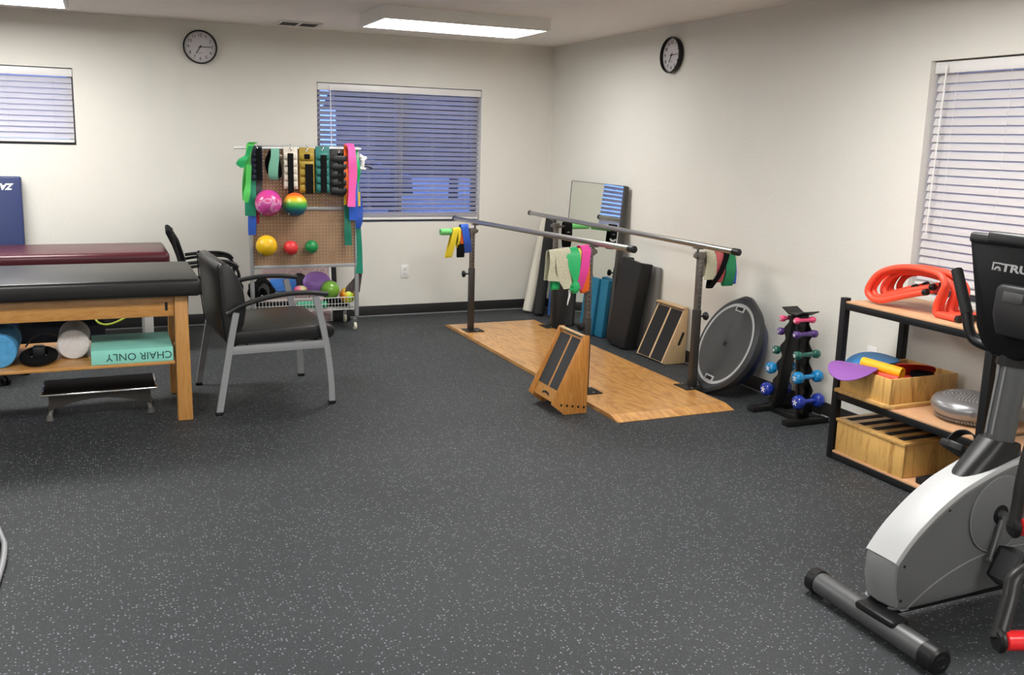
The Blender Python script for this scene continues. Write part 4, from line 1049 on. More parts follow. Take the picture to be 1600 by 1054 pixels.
cuff(442.5, 465.5, 229, 295, M_ccream, 'cream cuff weight with a black strap on the pegboard rack', strap=(448.5, 458.5, 239, 303))
cuff(467, 491.5, 230, 301, M_cmust, 'mustard yellow cuff weight on the pegboard rack', rows=5, strap=(476, 489, 256, 302), patch=(474.5, 483.5, 240.5, 248.5))
cuff(492.5, 515, 228.5, 301, M_cteal, 'teal green cuff weight on the pegboard rack', strap=(500, 510, 242, 301))
cuff(516, 543, 232, 305, M_cblk, 'large black cuff weight, rightmost on the pegboard rack', strap=(526.5, 536, 239, 306), puff=.016)
# mint strap with a black cuff folded in a loop
t = thing('cuff_weight', 'mint green cuff weight folded in a loop with a black lining', 'cuff weight', 'cuff weights on the pegboard rack')
y = -.625; pa, pb_ = U(420, 232, y), U(435, 282, y); xc = (pa.x+pb_.x)/2
bm = bm_(); ribbon(bm, [(xc+.012, y-.005, pa.z), (xc+.008, y-.022, pa.z-.06), (xc-.006, y-.030, pa.z-.13), (xc-.010, y-.028, pa.z-.20), (xc+.0, y-.014, pb_.z+.01)], [(.030, 0, 0), (.032, 0, 0), (.036, 0, 0), (.036, 0, 0), (.034, 0, 0)], .012, 5); obj('sleeve', bm, M_cmint, t)
bm = bm_(); ribbon(bm, [(xc+.004, y+.012, pa.z-.012), (xc-.004, y+.016, pa.z-.10), (xc+.010, y+.018, pa.z-.19), (xc+.02, y+.01, pb_.z+.02)], [(.035, 0, 0), (.058, 0, 0), (.056, 0, 0), (.034, 0, 0)], .008, 5); obj('lining', bm, M_blkc, t)
bm = bm_(); tube(bm, [(xc+.05, y-.004, pa.z-.05), (xc+.066, y-.004, pa.z-.07), (xc+.066, y-.004, pa.z-.20), (xc+.05, y-.004, pb_.z+.012)], .003, 6, 4); obj('ring', bm, M_chrome, t)
# hanging stretch bands, left end
def hang(name, pts, m, label, y=-.64, t_=.004, k=5, cat='band', parent=None):
    """pts: (u, v, half width px) down the strip"""
    cs = []; ws = []
    for i, (u, v, hw) in enumerate(pts):
        yy = y+.006*math.sin(i*2.1); p = U(u, v, yy); cs.append(p); ws.append(V((U(u+hw, v, yy).x-p.x, .012*math.sin(i*1.9+.5), 0)))
    bm = bm_(); ribbon(bm, cs, ws, t_, k); o = obj(name, bm, m, parent)
    if label: tag(o, label, cat)
    return o
t = thing('stretch_band', 'bright green stretch band knotted round the left end of the rod of the rack', 'band')
hang('loop', [(396, 222, 7), (391, 226, 6), (388, 240, 4), (386, 262, 5), (384, 290, 6), (383, 313, 4)], M_lime, '', parent=t, y=-.665)
hang('tail', [(392, 228, 4), (387, 242, 4), (380, 248, 6), (376, 256, 7), (379, 262, 3)], M_grn, '', parent=t, y=-.685)
hang('tail', [(389, 258, 4), (388, 285, 4), (386, 302, 5), (385, 316, 3)], M_lime, '', parent=t, y=-.695)
hang('stretch_band', [(393, 262, 7), (392, 290, 8), (391.5, 310, 8.5), (391.5, 337, 8.5)], mat('sea_green_latex', (.01, .27, .15), .45), 'sea green band hanging at the left of the rack above a blue one', y=-.640)
hang('stretch_band', [(394, 290, 5), (394, 320, 6), (394, 345, 6.2), (394, 367, 6)], M_blu, 'blue band hanging lowest at the left of the pegboard', y=-.622)
hang('stretch_band', [(395, 268, 5), (396, 290, 6), (400, 320, 4), (402.5, 349, 3)], M_red, 'dark red band hanging at the left between the green and the pink ball', y=-.606)
hang('stretch_band', [(402, 276, 7), (404, 290, 6), (402, 306, 4), (401, 312, 1.5)], mat('charcoal_latex', (.045, .045, .048), .6), 'charcoal band end hanging under the navy cuff weight', y=-.618)
# right end
hang('stretch_band', [(541, 226, 4), (541, 250, 4), (542, 280, 4), (544, 305, 4), (545, 320, 4)], M_ora, 'orange band edge behind the pink one on the right of the rack', y=-.650)
hang('stretch_band', [(545, 224, 7), (549, 232, 6), (551, 255, 6), (551.5, 275, 6.5), (550, 300, 6), (549, 323, 6)], mat('hot_pink_latex', (.80, .10, .38), .5), 'hot pink band hanging on the right of the pegboard rack', y=-.672)
hang('stretch_band', [(554, 262, 4), (553.5, 290, 5), (552.5, 320, 6.5), (552, 344, 6)], M_blu, 'blue band showing below the hot pink one on the right of the rack', y=-.648)
hang('stretch_band', [(541.5, 302, 3.5), (541, 320, 3.5)], M_yel, 'yellow band end under the black cuff weight', y=-.632)
hang('stretch_band', [(541.5, 312, 4), (542.5, 335, 4.5), (543.5, 360, 5), (544.5, 383, 5.5)], M_teal, 'dark green band hanging left of the right upright of the rack', y=-.618)
t = thing('stretch_band', 'green band hanging down outside the right upright of the rack to its foot', 'band')
hang('loop', [(556, 232, 3), (557.5, 250, 4), (559, 268, 4), (558, 285, 3)], M_grn, '', y=-.59, parent=t)
hang('tail', [(558.5, 284, 3), (559, 330, 3.5), (560.5, 380, 4.5), (561.5, 427, 5.5)], mat('emerald_latex', (.01, .27, .17), .5), '', y=-.585, parent=t)
hang('stretch_band', [(560, 300, 4), (562, 325, 5), (561, 345, 5), (560, 357, 3)], mat('royal_latex', (.015, .07, .40), .5), 'royal blue band outside the right upright of the rack', y=-.612)
hang('stretch_band', [(559, 300, 4), (559.5, 322, 4)], mat('gold_latex', (.62, .45, .06), .5), 'gold band end outside the right upright of the rack', y=-.625)
m = ramp_mat('zebra_print', 'Z', [(0, (.015, .012, .014)), (.42, (.015, .012, .014)), (.46, (.62, .42, .42)), (.60, (.62, .42, .42)), (.64, (.015, .012, .014))], .8, wob=.9, scale=1.0)
m.node_tree.nodes['Color Ramp'].color_ramp.interpolation = 'CONSTANT'
_sn = [n for n in m.node_tree.nodes if n.type == 'TEX_NOISE'][0]; _sn.inputs['Scale'].default_value = 5
_mm = [n for n in m.node_tree.nodes if n.type == 'MATH'][1]; _wv = m.node_tree.nodes.new('ShaderNodeTexWave'); _wv.inputs['Scale'].default_value = 2.4; _wv.inputs['Distortion'].default_value = 3.0
m.node_tree.links.new(_wv.outputs['Fac'], m.node_tree.nodes['Color Ramp'].inputs['Fac'])
_tc = [n for n in m.node_tree.nodes if n.type == 'TEX_COORD'][0]; m.node_tree.links.new(_tc.outputs['Generated'], _wv.inputs['Vector'])
t = thing('zebra_strap', 'zebra patterned strap hanging at the foot of the right upright of the rack', 'strap')
hang('strap', [(563, 425, 4), (557, 436, 6), (549, 448, 7.5), (545, 458, 6)], m, '', y=-.545, parent=t)
hang('strap', [(563, 426, 3), (562, 440, 2.5), (560, 456, 1.5)], m, '', y=-.54, parent=t)
bm = bm_(); tube(bm, [U(561, 422, -.565), U(563, 424, -.555), U(565, 427, -.56)], .006, 6, 3); obj('clip', bm, M_white, t)
# white pulley handles hanging at the right end of the rod
t = thing('pulley_handles', 'white plastic pulley handles hanging at the right end of the rack', 'handles')
bm = bm_()
for (a, b, r) in (((561, 243), (571, 249), .018), ((563, 250), (573, 246), .014), ((567, 248), (566, 263), .016), ((560, 262), (571, 264), .013)):
    cyl(bm, U(*a, -.545), U(*b, -.535), r, n=12, bev=.005)
obj('grips', bm, M_white, t)
bm = bm_(); tube(bm, [U(567, 261, -.54), U(573, 260, -.535), U(581, 263, -.53)], .010, 8, 3, flat=.6); obj('strap', bm, M_blackp, t)
bm = bm_(); tube(bm, [U(556, 233, -.585), U(560, 238, -.56), U(563, 244, -.545)], .003, 6, 4); obj('cord', bm, M_white, t)

# ---- balls on the pegboard, each lying on two pegs of the board
def peg_ball(u, v, r, m, label, name='exercise_ball'):
    y = yF-.004-r-.002
    c = U(u, v, y)
    t = thing(name, label, 'ball')
    bm = bm_(); ball(bm, c, r, 32, 20); obj('ball', bm, m, t)
    pegs = bm_()
    for s in (-1, 1):
        px_ = c.x+s*r*.62; pz = c.z-r*.80-.0045
        tube(pegs, [(px_, yF-.0015, pz), (px_, y-r*.35, pz), (px_, y-r*.52, pz+.018)], .0038, 8, 4)
    obj('peg_hook', pegs, M_chrome2, ct)
    bm = bm_(); 
    return t, c
pm = ramp_mat('pink_marbled', 'Z', [(0, (.55, .06, .28)), (.35, (.62, .08, .36)), (.5, (.70, .35, .55)), (.62, (.72, .06, .25)), (1, (.60, .05, .38))], .22, wob=1.2)
[n_ for n_ in pm.node_tree.nodes if n_.type == 'TEX_NOISE'][0].inputs['Scale'].default_value = 3.0
t, c = peg_ball(419.2, 317, .102, pm, 'pink marbled ball, upper left on the pegboard')
bm = bm_(); text(bm, 'elf', .062, Mx.Translation((c.x-.005, c.y-.1035, c.z-.015)) @ Mx.Rotation(PI/2, 4, 'X'), ext=.004) if False else None
bm.free()
rm = ramp_mat('rainbow_ball', 'Z', [(0, (.02, .09, .20)), (.30, (.02, .14, .22)), (.42, (.02, .32, .10)), (.58, (.12, .46, .06)), (.70, (.68, .62, .04)), (.80, (.85, .40, .02)), (.92, (.80, .12, .02))], .35)
peg_ball(461, 319.5, .0925, rm, 'rainbow striped ball, upper right one on the pegboard')
peg_ball(416.6, 383.6, .081, mat('yellow_ball', (.82, .50, .012), .35), 'yellow ball, lower left on the pegboard')
peg_ball(454.5, 387, .0565, mat('red_ball', (.70, .035, .04), .4), 'small red ball, middle of the lower row on the pegboard')
peg_ball(486.6, 385.3, .052, mat('green_ball', (.012, .26, .07), .4), 'small green ball, right end of the lower row on the pegboard')
# ---- in the basket
bz = .1855
def inball(u, v, y, r, m, label, s=(1, 1, 1), name='exercise_ball'):
    c = U(u, v, y); bm = bm_(); ball(bm, c, r, 32, 20, s); return tag(obj(name, bm, m), label, 'ball'), c
inball(515.6, 452.5, -.492, .0775, mat('apple_green', (.16, .36, .035), .25, coat=.3), 'shiny apple green ball in the wire basket')
inball(543, 461, -.495, .066, ramp_mat('tie_dye', 'X', [(0, (.75, .10, .02)), (.3, (.75, .50, .02)), (.45, (.85, .85, .05)), (.6, (.10, .60, .05)), (.75, (.85, .80, .05)), (.9, (.80, .10, .02))], .3, wob=1.4), 'yellow, red and green swirled ball at the right end of the basket')
t = thing('balance_pod', 'purple ringed balance pod standing on edge in the wire basket', 'balance pod')
yy = -.40; c = U(495, 441, yy)
bm = bm_(); prof = []
for i in range(26):
    a = PI/2*i/25; prof.append((.112*math.cos(a)+(.0025*math.sin(i*2.1) if i < 24 else 0), .062*math.sin(a)))
prof = [(0, -.02), (.09, -.018)]+prof[:-1]+[(0, .062)]
lathe(bm, prof, (0, 0, 0), (-.18, -.92, .34), 40)
for v in bm.verts: v.co.z *= .80
xf(bm, Mx.Translation(c)); obj('dome', bm, mat('purple_pvc', (.34, .16, .55), .35), t)
bm = bm_(); lathe(bm, [(.012, 0), (.010, .006), (0, .007)], c+V((-.18, -.92, .34)).normalized()*.058, (-.18, -.92, .34), 12); obj('plug', bm, MATS['purple_pvc'], t)
inball(469.5, 452, -.50, .052, ramp_mat('pink_lime', 'X', [(0, (.75, .05, .22)), (.4, (.85, .30, .35)), (.55, (.85, .65, .45)), (.7, (.35, .62, .15)), (1, (.75, .10, .25))], .35, wob=.8), 'small pink and lime ball in the basket beside the purple pod', s=(1.05, .9, .62))
t = thing('gel_cushion', 'bright blue cushion with a white edge lying in the wire basket', 'cushion')
p0, p1 = U(426, 454, -.46), U(460, 437, -.40)
MC = Mx.Translation(((p0.x+p1.x)/2, -.42, (p0.z+p1.z)/2)) @ Mx.Rotation(R(52), 4, 'X')
bm = bm_(); box(bm, (-.105, -.06, -.012), (.105, .06, .012), .011, MC, 3); obj('cover', bm, mat('sky_blue_vinyl', (.05, .20, .62), .35, bump=.5, bscale=14), t)
bm = bm_(); box(bm, (-.108, -.064, -.020), (.108, .062, -.0125), .003, MC); obj('edge', bm, M_white, t)
def lump(name, pts, r, m, label, cat):
    bm = bm_()
    for (p, s) in pts: bmesh.ops.create_icosphere(bm, subdivisions=3, radius=r*s, matrix=Mx.Translation(p))
    for v in bm.verts: v.co += V((math.sin(v.co.y*90+v.co.z*50), math.sin(v.co.x*80), math.sin(v.co.x*70+v.co.y*60)))*r*.07
    return tag(obj(name, bm, m), label, cat)
t = thing('boxing_gear', 'black padded gear piled at the left end of the wire basket', 'padded gear')
for (u, v, y, rx, ry, rz_) in ((398, 455, -.47, .055, .06, .075), (411, 447, -.45, .062, .06, .065), (420, 456, -.48, .05, .05, .055)):
    bm = bm_(); ball(bm, (0, 0, 0), 1, 24, 14)
    for q in bm.verts: q.co = V((q.co.x*rx, q.co.y*ry, q.co.z*rz_)) + V((math.sin(q.co.z*7), math.sin(q.co.x*8), math.sin(q.co.y*6)))*.006
    xf(bm, Mx.Translation(U(u, v, y))); obj('pad', bm, M_blkc, t)
bm = bm_(); ribbon(bm, [U(404, 452, -.53), U(411, 446, -.525), U(418, 451, -.535), U(420, 460, -.54)], [(.008, 0, .018)], .004, 4); obj('strap', bm, mat('dark_webbing2', (.04, .04, .042), .7), t)
bm = bm_(); lathe(bm, [(0, -.012), (.058, -.012), (.064, -.004), (.064, .006), (.055, .013), (0, .014)], (0, 0, 0), (.25, -.85, .35), 32); xf(bm, Mx.Translation(U(468.5, 438, -.335)))
tag(obj('grip_disc', bm, mat('charcoal_disc', (.03, .026, .028), .55)), 'charcoal disc standing behind the pink and lime ball in the basket', 'disc')
p0, p1 = U(464.5, 476, -.53), U(510.5, 475.5, -.53)
bm = bm_(); lathe(bm, [(.0, 0), (.024, 0), (.027, .004), (.027, (p1-p0).length-.004), (.024, (p1-p0).length), (0, (p1-p0).length)], p0, p1-p0, 20); tag(obj('massage_roller', bm, mat('green_roller', (.02, .33, .17), .5)), 'green roller lying in the front of the wire basket', 'roller')
p0, p1 = U(402, 474, -.52), U(462, 474, -.52)
bm = bm_(); box(bm, (p0.x, -.55, bz), (p1.x, -.40, bz+.055), .015); tag(obj('black_pouch', bm, M_blkc), 'flat black pouch lying in the left half of the wire basket', 'pouch')
bm = bm_(); box(bm, (U(513, 474, -.5).x, -.46, bz), (U(548, 474, -.5).x, -.30, bz+.05), .015); tag(obj('black_pouch', bm, M_blkc), 'flat black pouch under the balls in the right half of the wire basket', 'pouch')
# board and dark stand behind the cart
m = bpy.data.materials.new('pink_moire_board'); m.use_nodes = True; n = m.node_tree.nodes; l = m.node_tree.links
tc = n.new('ShaderNodeTexCoord'); wv = n.new('ShaderNodeTexNoise'); wv.inputs['Scale'].default_value = 5; wv.inputs['Detail'].default_value = 1; wv.inputs['Distortion'].default_value = .6
ml = n.new('ShaderNodeMath'); ml.operation = 'MULTIPLY'; ml.inputs[1].default_value = 14; fr = n.new('ShaderNodeMath'); fr.operation = 'FRACT'
r = n.new('ShaderNodeValToRGB'); e = r.color_ramp.elements; e[0].position = 0; e[0].color = (.30, .16, .17, 1); e[1].position = .3; e[1].color = (.56, .42, .42, 1)
l.new(tc.outputs['Object'], wv.inputs['Vector']); l.new(wv.outputs['Fac'], ml.inputs[0]); l.new(ml.outputs[0], fr.inputs[0]); l.new(fr.outputs[0], r.inputs['Fac']); l.new(r.outputs['Color'], n['Principled BSDF'].inputs['Base Color'])
pA, pB = U(409, 424, -.10), U(514, 424, -.10)
t = thing('patterned_board', 'pale pink board with dark swirling lines leaning on the wall behind the rack', 'board')
MB_ = Mx.Translation((0, -.150, .004)) @ Mx.Rotation(R(-8), 4, 'X')
bm = bm_(); box(bm, (pA.x, 0, 0), (pB.x, .022, .56), .006, MB_); obj('panel', bm, m, t)
bm = bm_(); box(bm, (pB.x+.001, -.003, 0), (pB.x+.022, .025, .56), .004, MB_); obj('edge', bm, M_white, t)
t = thing('folded_stand', 'black folded stand leaning on the wall behind the right half of the rack', 'stand')
pA, pB = U(517, 424, -.10), U(526, 424, -.10)
bm = bm_(); box(bm, (pA.x, 0, 0), (pB.x, .03, .60), .004, MB_); obj('post', bm, M_blackp, t)
bm = bm_(); box(bm, (pA.x+.002, -.045, 0.0), (pB.x+.10, -.0005, .10), .01, MB_); obj('base', bm, M_blackp, t)
bm = bm_(); tube(bm, [MB_ @ V((pB.x+.02, -.04, .105)), MB_ @ V((pB.x+.09, -.04, .20))], .006, 8, 1); obj('brace', bm, M_bronze2, t)
# ================================================================ shelf unit along the right wall
t = thing('shelf_unit', 'black steel shelf unit with three board shelves under the right window', 'shelf')
SX0, SX1 = -.492, -.040
Y0s, Y1s, YM = -4.405, -6.20, -5.285
M_sh = mat('black_shelf_steel', (.010, .010, .011), .42, spec=.3)
pw = .018
for y in (Y0s-pw, YM, Y1s+pw):
    for x in (SX0+pw, SX1-pw):
        bx('post', (x-pw, y-pw, .001), (x+pw, y+pw, .842), M_sh, t, .002)
LV = (.036, .352, .818)
for z in LV:
    for x0_, x1_ in ((SX0+2*pw+.0005, SX0+2*pw+.0005),):
        pass
    for (ya, yb) in ((Y0s-2*pw-.0005, YM+pw+.0005), (YM-pw-.0005, Y1s+2*pw+.0005)):
        for x in (SX0+.009, SX1-.009):
            bx('rail', (x-.009, yb, z-.034), (x+.009, ya, z-.001), M_sh, t, .004)
    for y in (Y0s-pw, YM, Y1s+pw):
        bx('cross_rail', (SX0+2*pw+.0005, y-.009, z-.034), (SX1-2*pw-.0005, y+.009, z-.001), M_sh, t, .002)
    for (ya, yb) in ((Y0s-2*pw-.001, YM+pw+.001), (YM-pw-.001, Y1s+2*pw+.001)):
        bx('shelf_board', (SX0+.0025, yb, z-.0005), (SX1-.0025, ya, z+.010), M_shelfb, t, .0015)
ZB, ZM, ZT = LV[0]+.0105, LV[1]+.0105, LV[2]+.0105

# ---- top shelf: coiled red tubes
M_tube = mat('coral_red_foam', (.86, .075, .035), .5)
base = [(1463, 455.5), (1440, 459), (1415, 464), (1395, 468), (1382, 465), (1375, 455), (1378, 443), (1390, 430), (1410, 422), (1438, 420), (1468, 425), (1488, 432), (1496, 446), (1490, 461), (1482, 474), (1480, 487), (1487, 497), (1500, 501), (1515, 500)]
ins = [(1440, 446), (1424, 449), (1405, 455), (1394, 458), (1388, 456), (1386, 449), (1389, 441), (1398, 434), (1413, 430), (1438, 431), (1464, 437), (1480, 445), (1488, 456), (1489, 466), (1486, 476), (1487, 486), (1494, 493), (1504, 496), (1517, 496)]
xs = [-.415, -.385, -.355, -.325, -.295, -.265]
for k in range(6):
    f = [.0, .35, .75, .15, .55, .95][k]; x = xs[k]
    pts = []
    for i, (a, b) in enumerate(zip(base, ins)):
        u, v = a[0]*(1-f)+b[0]*f, a[1]*(1-f)+b[1]*f
        p = aX(u, v, -.34); r_ = .0158
        z = max(ZT+r_+.0008, p.z+(.010 if 6 < i < 14 else 0))
        pts.append(V((x+.006*math.sin(i*.9+k), p.y+.012*math.sin(k*2.3), z+(f*.012 if i < 4 else 0))))
    if k in (1, 4): pts[0] = pts[0]+(pts[0]-pts[1])*.6
    if k in (2, 5): pts = pts[1:]
    tt = thing('foam_tube', ['front outermost coral red tube of the coil on the top shelf', 'second coral red tube from the front of the coil, its end sticking out', 'third coral red tube from the front, innermost loop of the coil', 'third coral red tube from the wall, an outer loop of the coil', 'second coral red tube from the wall, a middle loop of the coil', 'coral red tube nearest the wall, small inner loop of the coil'][k], 'tube', 'coiled red tubes on the top shelf')
    bm = bm_(); tube(bm, pts, .0152, 12, 5); obj('tube', bm, M_tube, tt)
    bm = bm_(); d = (pts[0]-pts[1]).normalized(); cyl(bm, pts[0]-d*.006, pts[0]+d*.020, 0.0162, n=12, bev=.003); obj('end_cap', bm, M_blackp if k != 3 else M_red, tt)
    d = (pts[-1]-pts[-2]).normalized(); bm = bm_(); cyl(bm, pts[-1]-d*.006, pts[-1]+d*.018, 0.0162, n=12, bev=.003); obj('end_cap', bm, M_blackp, tt)
# ---- top shelf: stack of books and folders beside the coil
z = ZT+.0005
bk = [('white', (.75, .73, .70), .012, 0), ('black', (.02, .02, .02), .010, 0), ('peach', (.80, .50, .33), .012, .0), ('purple', (.12, .03, .14), .014, 0), ('orange', (.75, .22, .02), .012, .0), ('maroon', (.20, .02, .03), .012, 0),
      ('green', (.02, .42, .13), .022, .02), ('red', (.50, .03, .03), .014, 0), ('yellow', (.72, .55, .10), .012, 0), ('dark brown', (.06, .03, .02), .014, 0), ('tan', (.55, .38, .20), .010, 0), ('navy', (.02, .03, .12), .014, 0), ('blue', (.03, .12, .42), .010, 0), ('pink', (.75, .15, .25), .012, 0)]
for i, (nm, col, th, ex) in enumerate(bk):
    tt = thing('book', '%s book or folder in the stack on the top shelf behind the exercise bike' % nm, 'book', 'stack of books on the top shelf')
    o_ = .012*math.sin(i*2.2); w_ = .15+.006*math.sin(i*1.3)
    bm = bm_(); a = (-.355+o_-ex, -5.46-w_*.9, z); b = (-.115+o_, -5.235+.008*math.sin(i*3.1)+ex, z+th)
    box(bm, (a[0], a[1], a[2]), (b[0], b[1], a[2]+.0018), .0); box(bm, (a[0], a[1], b[2]-.0018), (b[0], b[1], b[2]), 0); box(bm, (a[0], a[1], a[2]+.0018), (a[0]+.002, b[1], b[2]-.0018), 0)
    obj('cover', bm, mat('book_'+nm.replace(' ', '_'), col, .5), tt, flat=True)
    bm = bm_(); box(bm, (a[0]+.0025, a[1]+.003, a[2]+.002), (b[0]-.004, b[1]-.004, b[2]-.002), 0); obj('pages', bm, M_white, tt, flat=True)
    z += th+.0005

# ---- middle shelf: plywood tray with rubber discs, silver balance disc
t = thing('wooden_tray', 'open plywood tray full of coloured rubber discs on the middle shelf', 'tray')
tx0, tx1, ty0, ty1 = -.498, -.062, -4.790, -4.462
tz = ZM+.0005
bm = bm_(); q = [(tx0-.018, ty1+.018), (tx1+.002, ty1+.018), (tx1+.002, ty0-.018), (tx0+.018, ty0-.018), (tx0-.018, ty0+.018)]
prism(bm, q, tz, tz+.018, 'Z', .002); obj('base', bm, M_pine_y, t)
hz = tz+.018; hh = .125; th = .013
for nm, a, b in (('side', (tx0, ty0, hz), (tx0+th, ty1, hz+hh)), ('side', (tx1-th, ty0, hz), (tx1, ty1, hz+hh)), ('end', (tx0+th, ty0, hz), (tx1-th, ty0+th, hz+hh)), ('end', (tx0+th, ty1-th, hz), (tx1-th, ty1, hz+hh))):
    bx(nm, a, b, M_pine, t, .0015)
top = hz+hh
def rdisc(name, c, r, ax, m, label, th=.005, squash=1.0, arc=None):
    bm = bm_(); lathe(bm, [(0, 0), (r, 0), (r+.0005, th/2), (r, th), (0, th)], (0, 0, 0), ax, 40)
    xf(bm, Mx.Translation(c)); return tag(obj(name, bm, m), label, 'disc')
def bent_disc(c, r, tilt, yawd, m, label, curl=.0, th=.004):
    """round rubber mat, curled along one axis"""
    bm = bm_(); n, k = 40, 8; lays = []
    for zz in (0, th):
        rows = [[bm.verts.new((0, 0, zz))]]
        for j in range(1, k+1): rows.append([bm.verts.new((r*j/k*math.cos(2*PI*i/n), r*j/k*math.sin(2*PI*i/n), zz)) for i in range(n)])
        lays.append(rows)
        for i in range(n): bm.faces.new((rows[0][0], rows[1][i], rows[1][(i+1) % n]))
        for j in range(1, k):
            bridge(bm, rows[j], rows[j+1])
    bridge(bm, lays[0][-1], lays[1][-1])
    for v in bm.verts:
        v.co.z += -curl*(v.co.y/r)**2
    xf(bm, Mx.Translation(c) @ Mx.Rotation(yawd, 4, 'Z') @ Mx.Rotation(tilt, 4, 'X'))
    return tag(obj('rubber_disc', bm, m), label, 'disc')
M_pur = mat('purple_rubber', (.24, .08, .34), .6); M_sky = mat('sky_rubber', (.015, .20, .52), .5); M_yrub = mat('amber_rubber', (.90, .44, .01), .5); M_rrub = mat('red_rubber', (.55, .03, .025), .5); M_orub = mat('coral_rubber', (.80, .08, .05), .5)
bent_disc((-.536, -4.575, top+.016), .116, R(9), R(-70), M_pur, 'purple rubber disc hanging over the near left rim of the wooden tray', .034)
bent_disc((-.340, -4.495, top+.022), .135, R(-14), R(70), M_sky, 'sky blue rubber disc lying over the back left corner of the wooden tray', .030)
def rolled(a, b, r, m, label, turns=1.25, th=.004, open_=.0):
    a, b = V(a), V(b); d = (b-a).normalized(); x, y = frame(d); n = 30; L = []
    for i in range(n+1):
        an = -2.4+2*PI*turns*i/n; rr = r*(1-.28*i/n)
        L.append((math.cos(an), math.sin(an), rr))
    bm = bm_(); rows = []
    for (c_, s_, rr) in L:
        rows.append([bm.verts.new(p+(x*c_+y*s_)*q) for p, q in ((a, rr), (b, rr), (b, rr-th), (a, rr-th))])
    for p_, q_ in zip(rows, rows[1:]): bridge(bm, p_, q_)
    bm.faces.new(rows[0]); bm.faces.new(rows[-1])
    return tag(obj('rubber_disc', bm, m), label, 'disc')
rolled((-.435, -4.535, top+.022), (-.375, -4.735, top+.008), .034, M_yrub, 'amber yellow rubber disc rolled into a tube in the wooden tray')
rolled((-.455, -4.61, top-.012), (-.415, -4.755, top-.014), .018, M_orub, 'coral rubber disc rolled up beside the amber roll')
bent_disc((-.225, -4.670, top+.004), .098, R(-36), R(-40), M_rrub, 'bright red rubber disc standing out of the middle of the wooden tray', .02)
bent_disc((-.160, -4.565, top-.015), .075, R(-12), R(-40), mat('dark_red_rubber', (.36, .02, .02), .5), 'dark red rubber disc deeper in the wooden tray', .012)
bent_disc((-.36, -4.665, top-.030), .100, R(-5), R(20), M_orub, 'coral rubber disc lying flat in the wooden tray under the rolls', .01)
bent_disc((-.235, -4.728, top-.006), .055, R(12), R(-60), M_blkc, 'black rubber disc at the near right rim of the wooden tray', .008)
t = thing('balance_disc', 'inflated silver balance disc with a knobbly top on the middle shelf', 'balance disc')
cd_ = V((-.262, -5.045, ZM+.001)); Rr = .172
M_silv = mat('silver_pvc', (.33, .33, .34), .30, .6)
bm = bm_(); lathe(bm, [(0, .012), (.10, .012), (.135, .016), (.155, .030), (.168, .05), (Rr, .066), (.168, .082), (.158, .096), (.135, .107), (.11, .112), (.06, .116), (0, .117)], cd_, n=56); obj('cushion', bm, M_silv, t)
bm = bm_()
for ring_ in range(1, 8):
    rr = ring_*.0165; n = int(2*PI*rr/.0145)
    for i in range(n):
        a = 2*PI*i/n; zz = .117-.007*(rr/.13)**2
        lathe(bm, [(.0042, 0), (.003, .0035), (0, .0042)], cd_+V((rr*math.cos(a), rr*math.sin(a), zz-.001)), n=6)
stuff(obj('top_nubs', bm, M_silv, t))
bm = bm_()
for ring_ in range(4):
    rr = .105+ring_*.014; n = int(2*PI*rr/.013)
    for i in range(n):
        a = 2*PI*i/n; zz = .013+(0, .001, .003, .010)[ring_]
        lathe(bm, [(.0045, 0), (.003, -.010), (0, -.0115)], cd_+V((rr*math.cos(a), rr*math.sin(a), zz)), n=6)
stuff(obj('underside_spikes', bm, M_silv, t))
bm = bm_(); cyl(bm, cd_+V((-Rr*.72, -Rr*.66, .066)), cd_+V((-Rr*.76, -Rr*.70, .066)), .012, n=12); obj('valve', bm, M_silv, t)

# ---- bottom shelf: plywood step box with black grip strips, dark board
t = thing('step_box', 'plywood step box with black grip strips across its top on the bottom shelf', 'step')
sx0, sx1, sy0, sy1 = -.482, -.055, -4.895, -4.452
z0_ = ZB+.0005; hb = .158; th = .016
for nm, a, b in (('side', (sx0, sy0, z0_), (sx0+th, sy1, z0_+hb)), ('side', (sx1-th, sy0, z0_), (sx1, sy1, z0_+hb)), ('end', (sx0+th, sy0, z0_), (sx1-th, sy0+th, z0_+hb)), ('end', (sx0+th, sy1-th, z0_), (sx1-th, sy1, z0_+hb))):
    bx(nm, a, b, M_pine, t, .0015)
bx('top', (sx0-.006, sy0-.006, z0_+hb+.0002), (sx1+.004, sy1+.006, z0_+hb+.016), M_pine_y, t, .002)
for k in range(5):
    y = sy0+.035+k*.085
    bx('grip_strip', (sx0+.03, y, z0_+hb+.0162), (sx1-.03, y+.04, z0_+hb+.0175), M_grip, t)
bx_ = bm_(); box(bx_, (-.46, -5.20, z0_), (-.10, -4.955, z0_+.03), .006)
tag(obj('rubber_board', bx_, M_rubber), 'flat black rubber board on the bottom shelf beside the step box', 'board')

# ================================================================ exercise bike
t = thing('exercise_bike', 'silver and grey upright exercise bike with a black console at the right', 'exercise bike')
YC = -5.85
M_sil = mat('silver_shroud', (.46, .47, .475), .42, .0, var=.02)
M_gsh = mat('grey_shroud', (.125, .128, .132), .45)
M_gsh2 = mat('mid_grey_shroud', (.21, .215, .22), .45)
M_tubeg = mat('grey_metallic_tube', (.115, .118, .122), .38, .5)
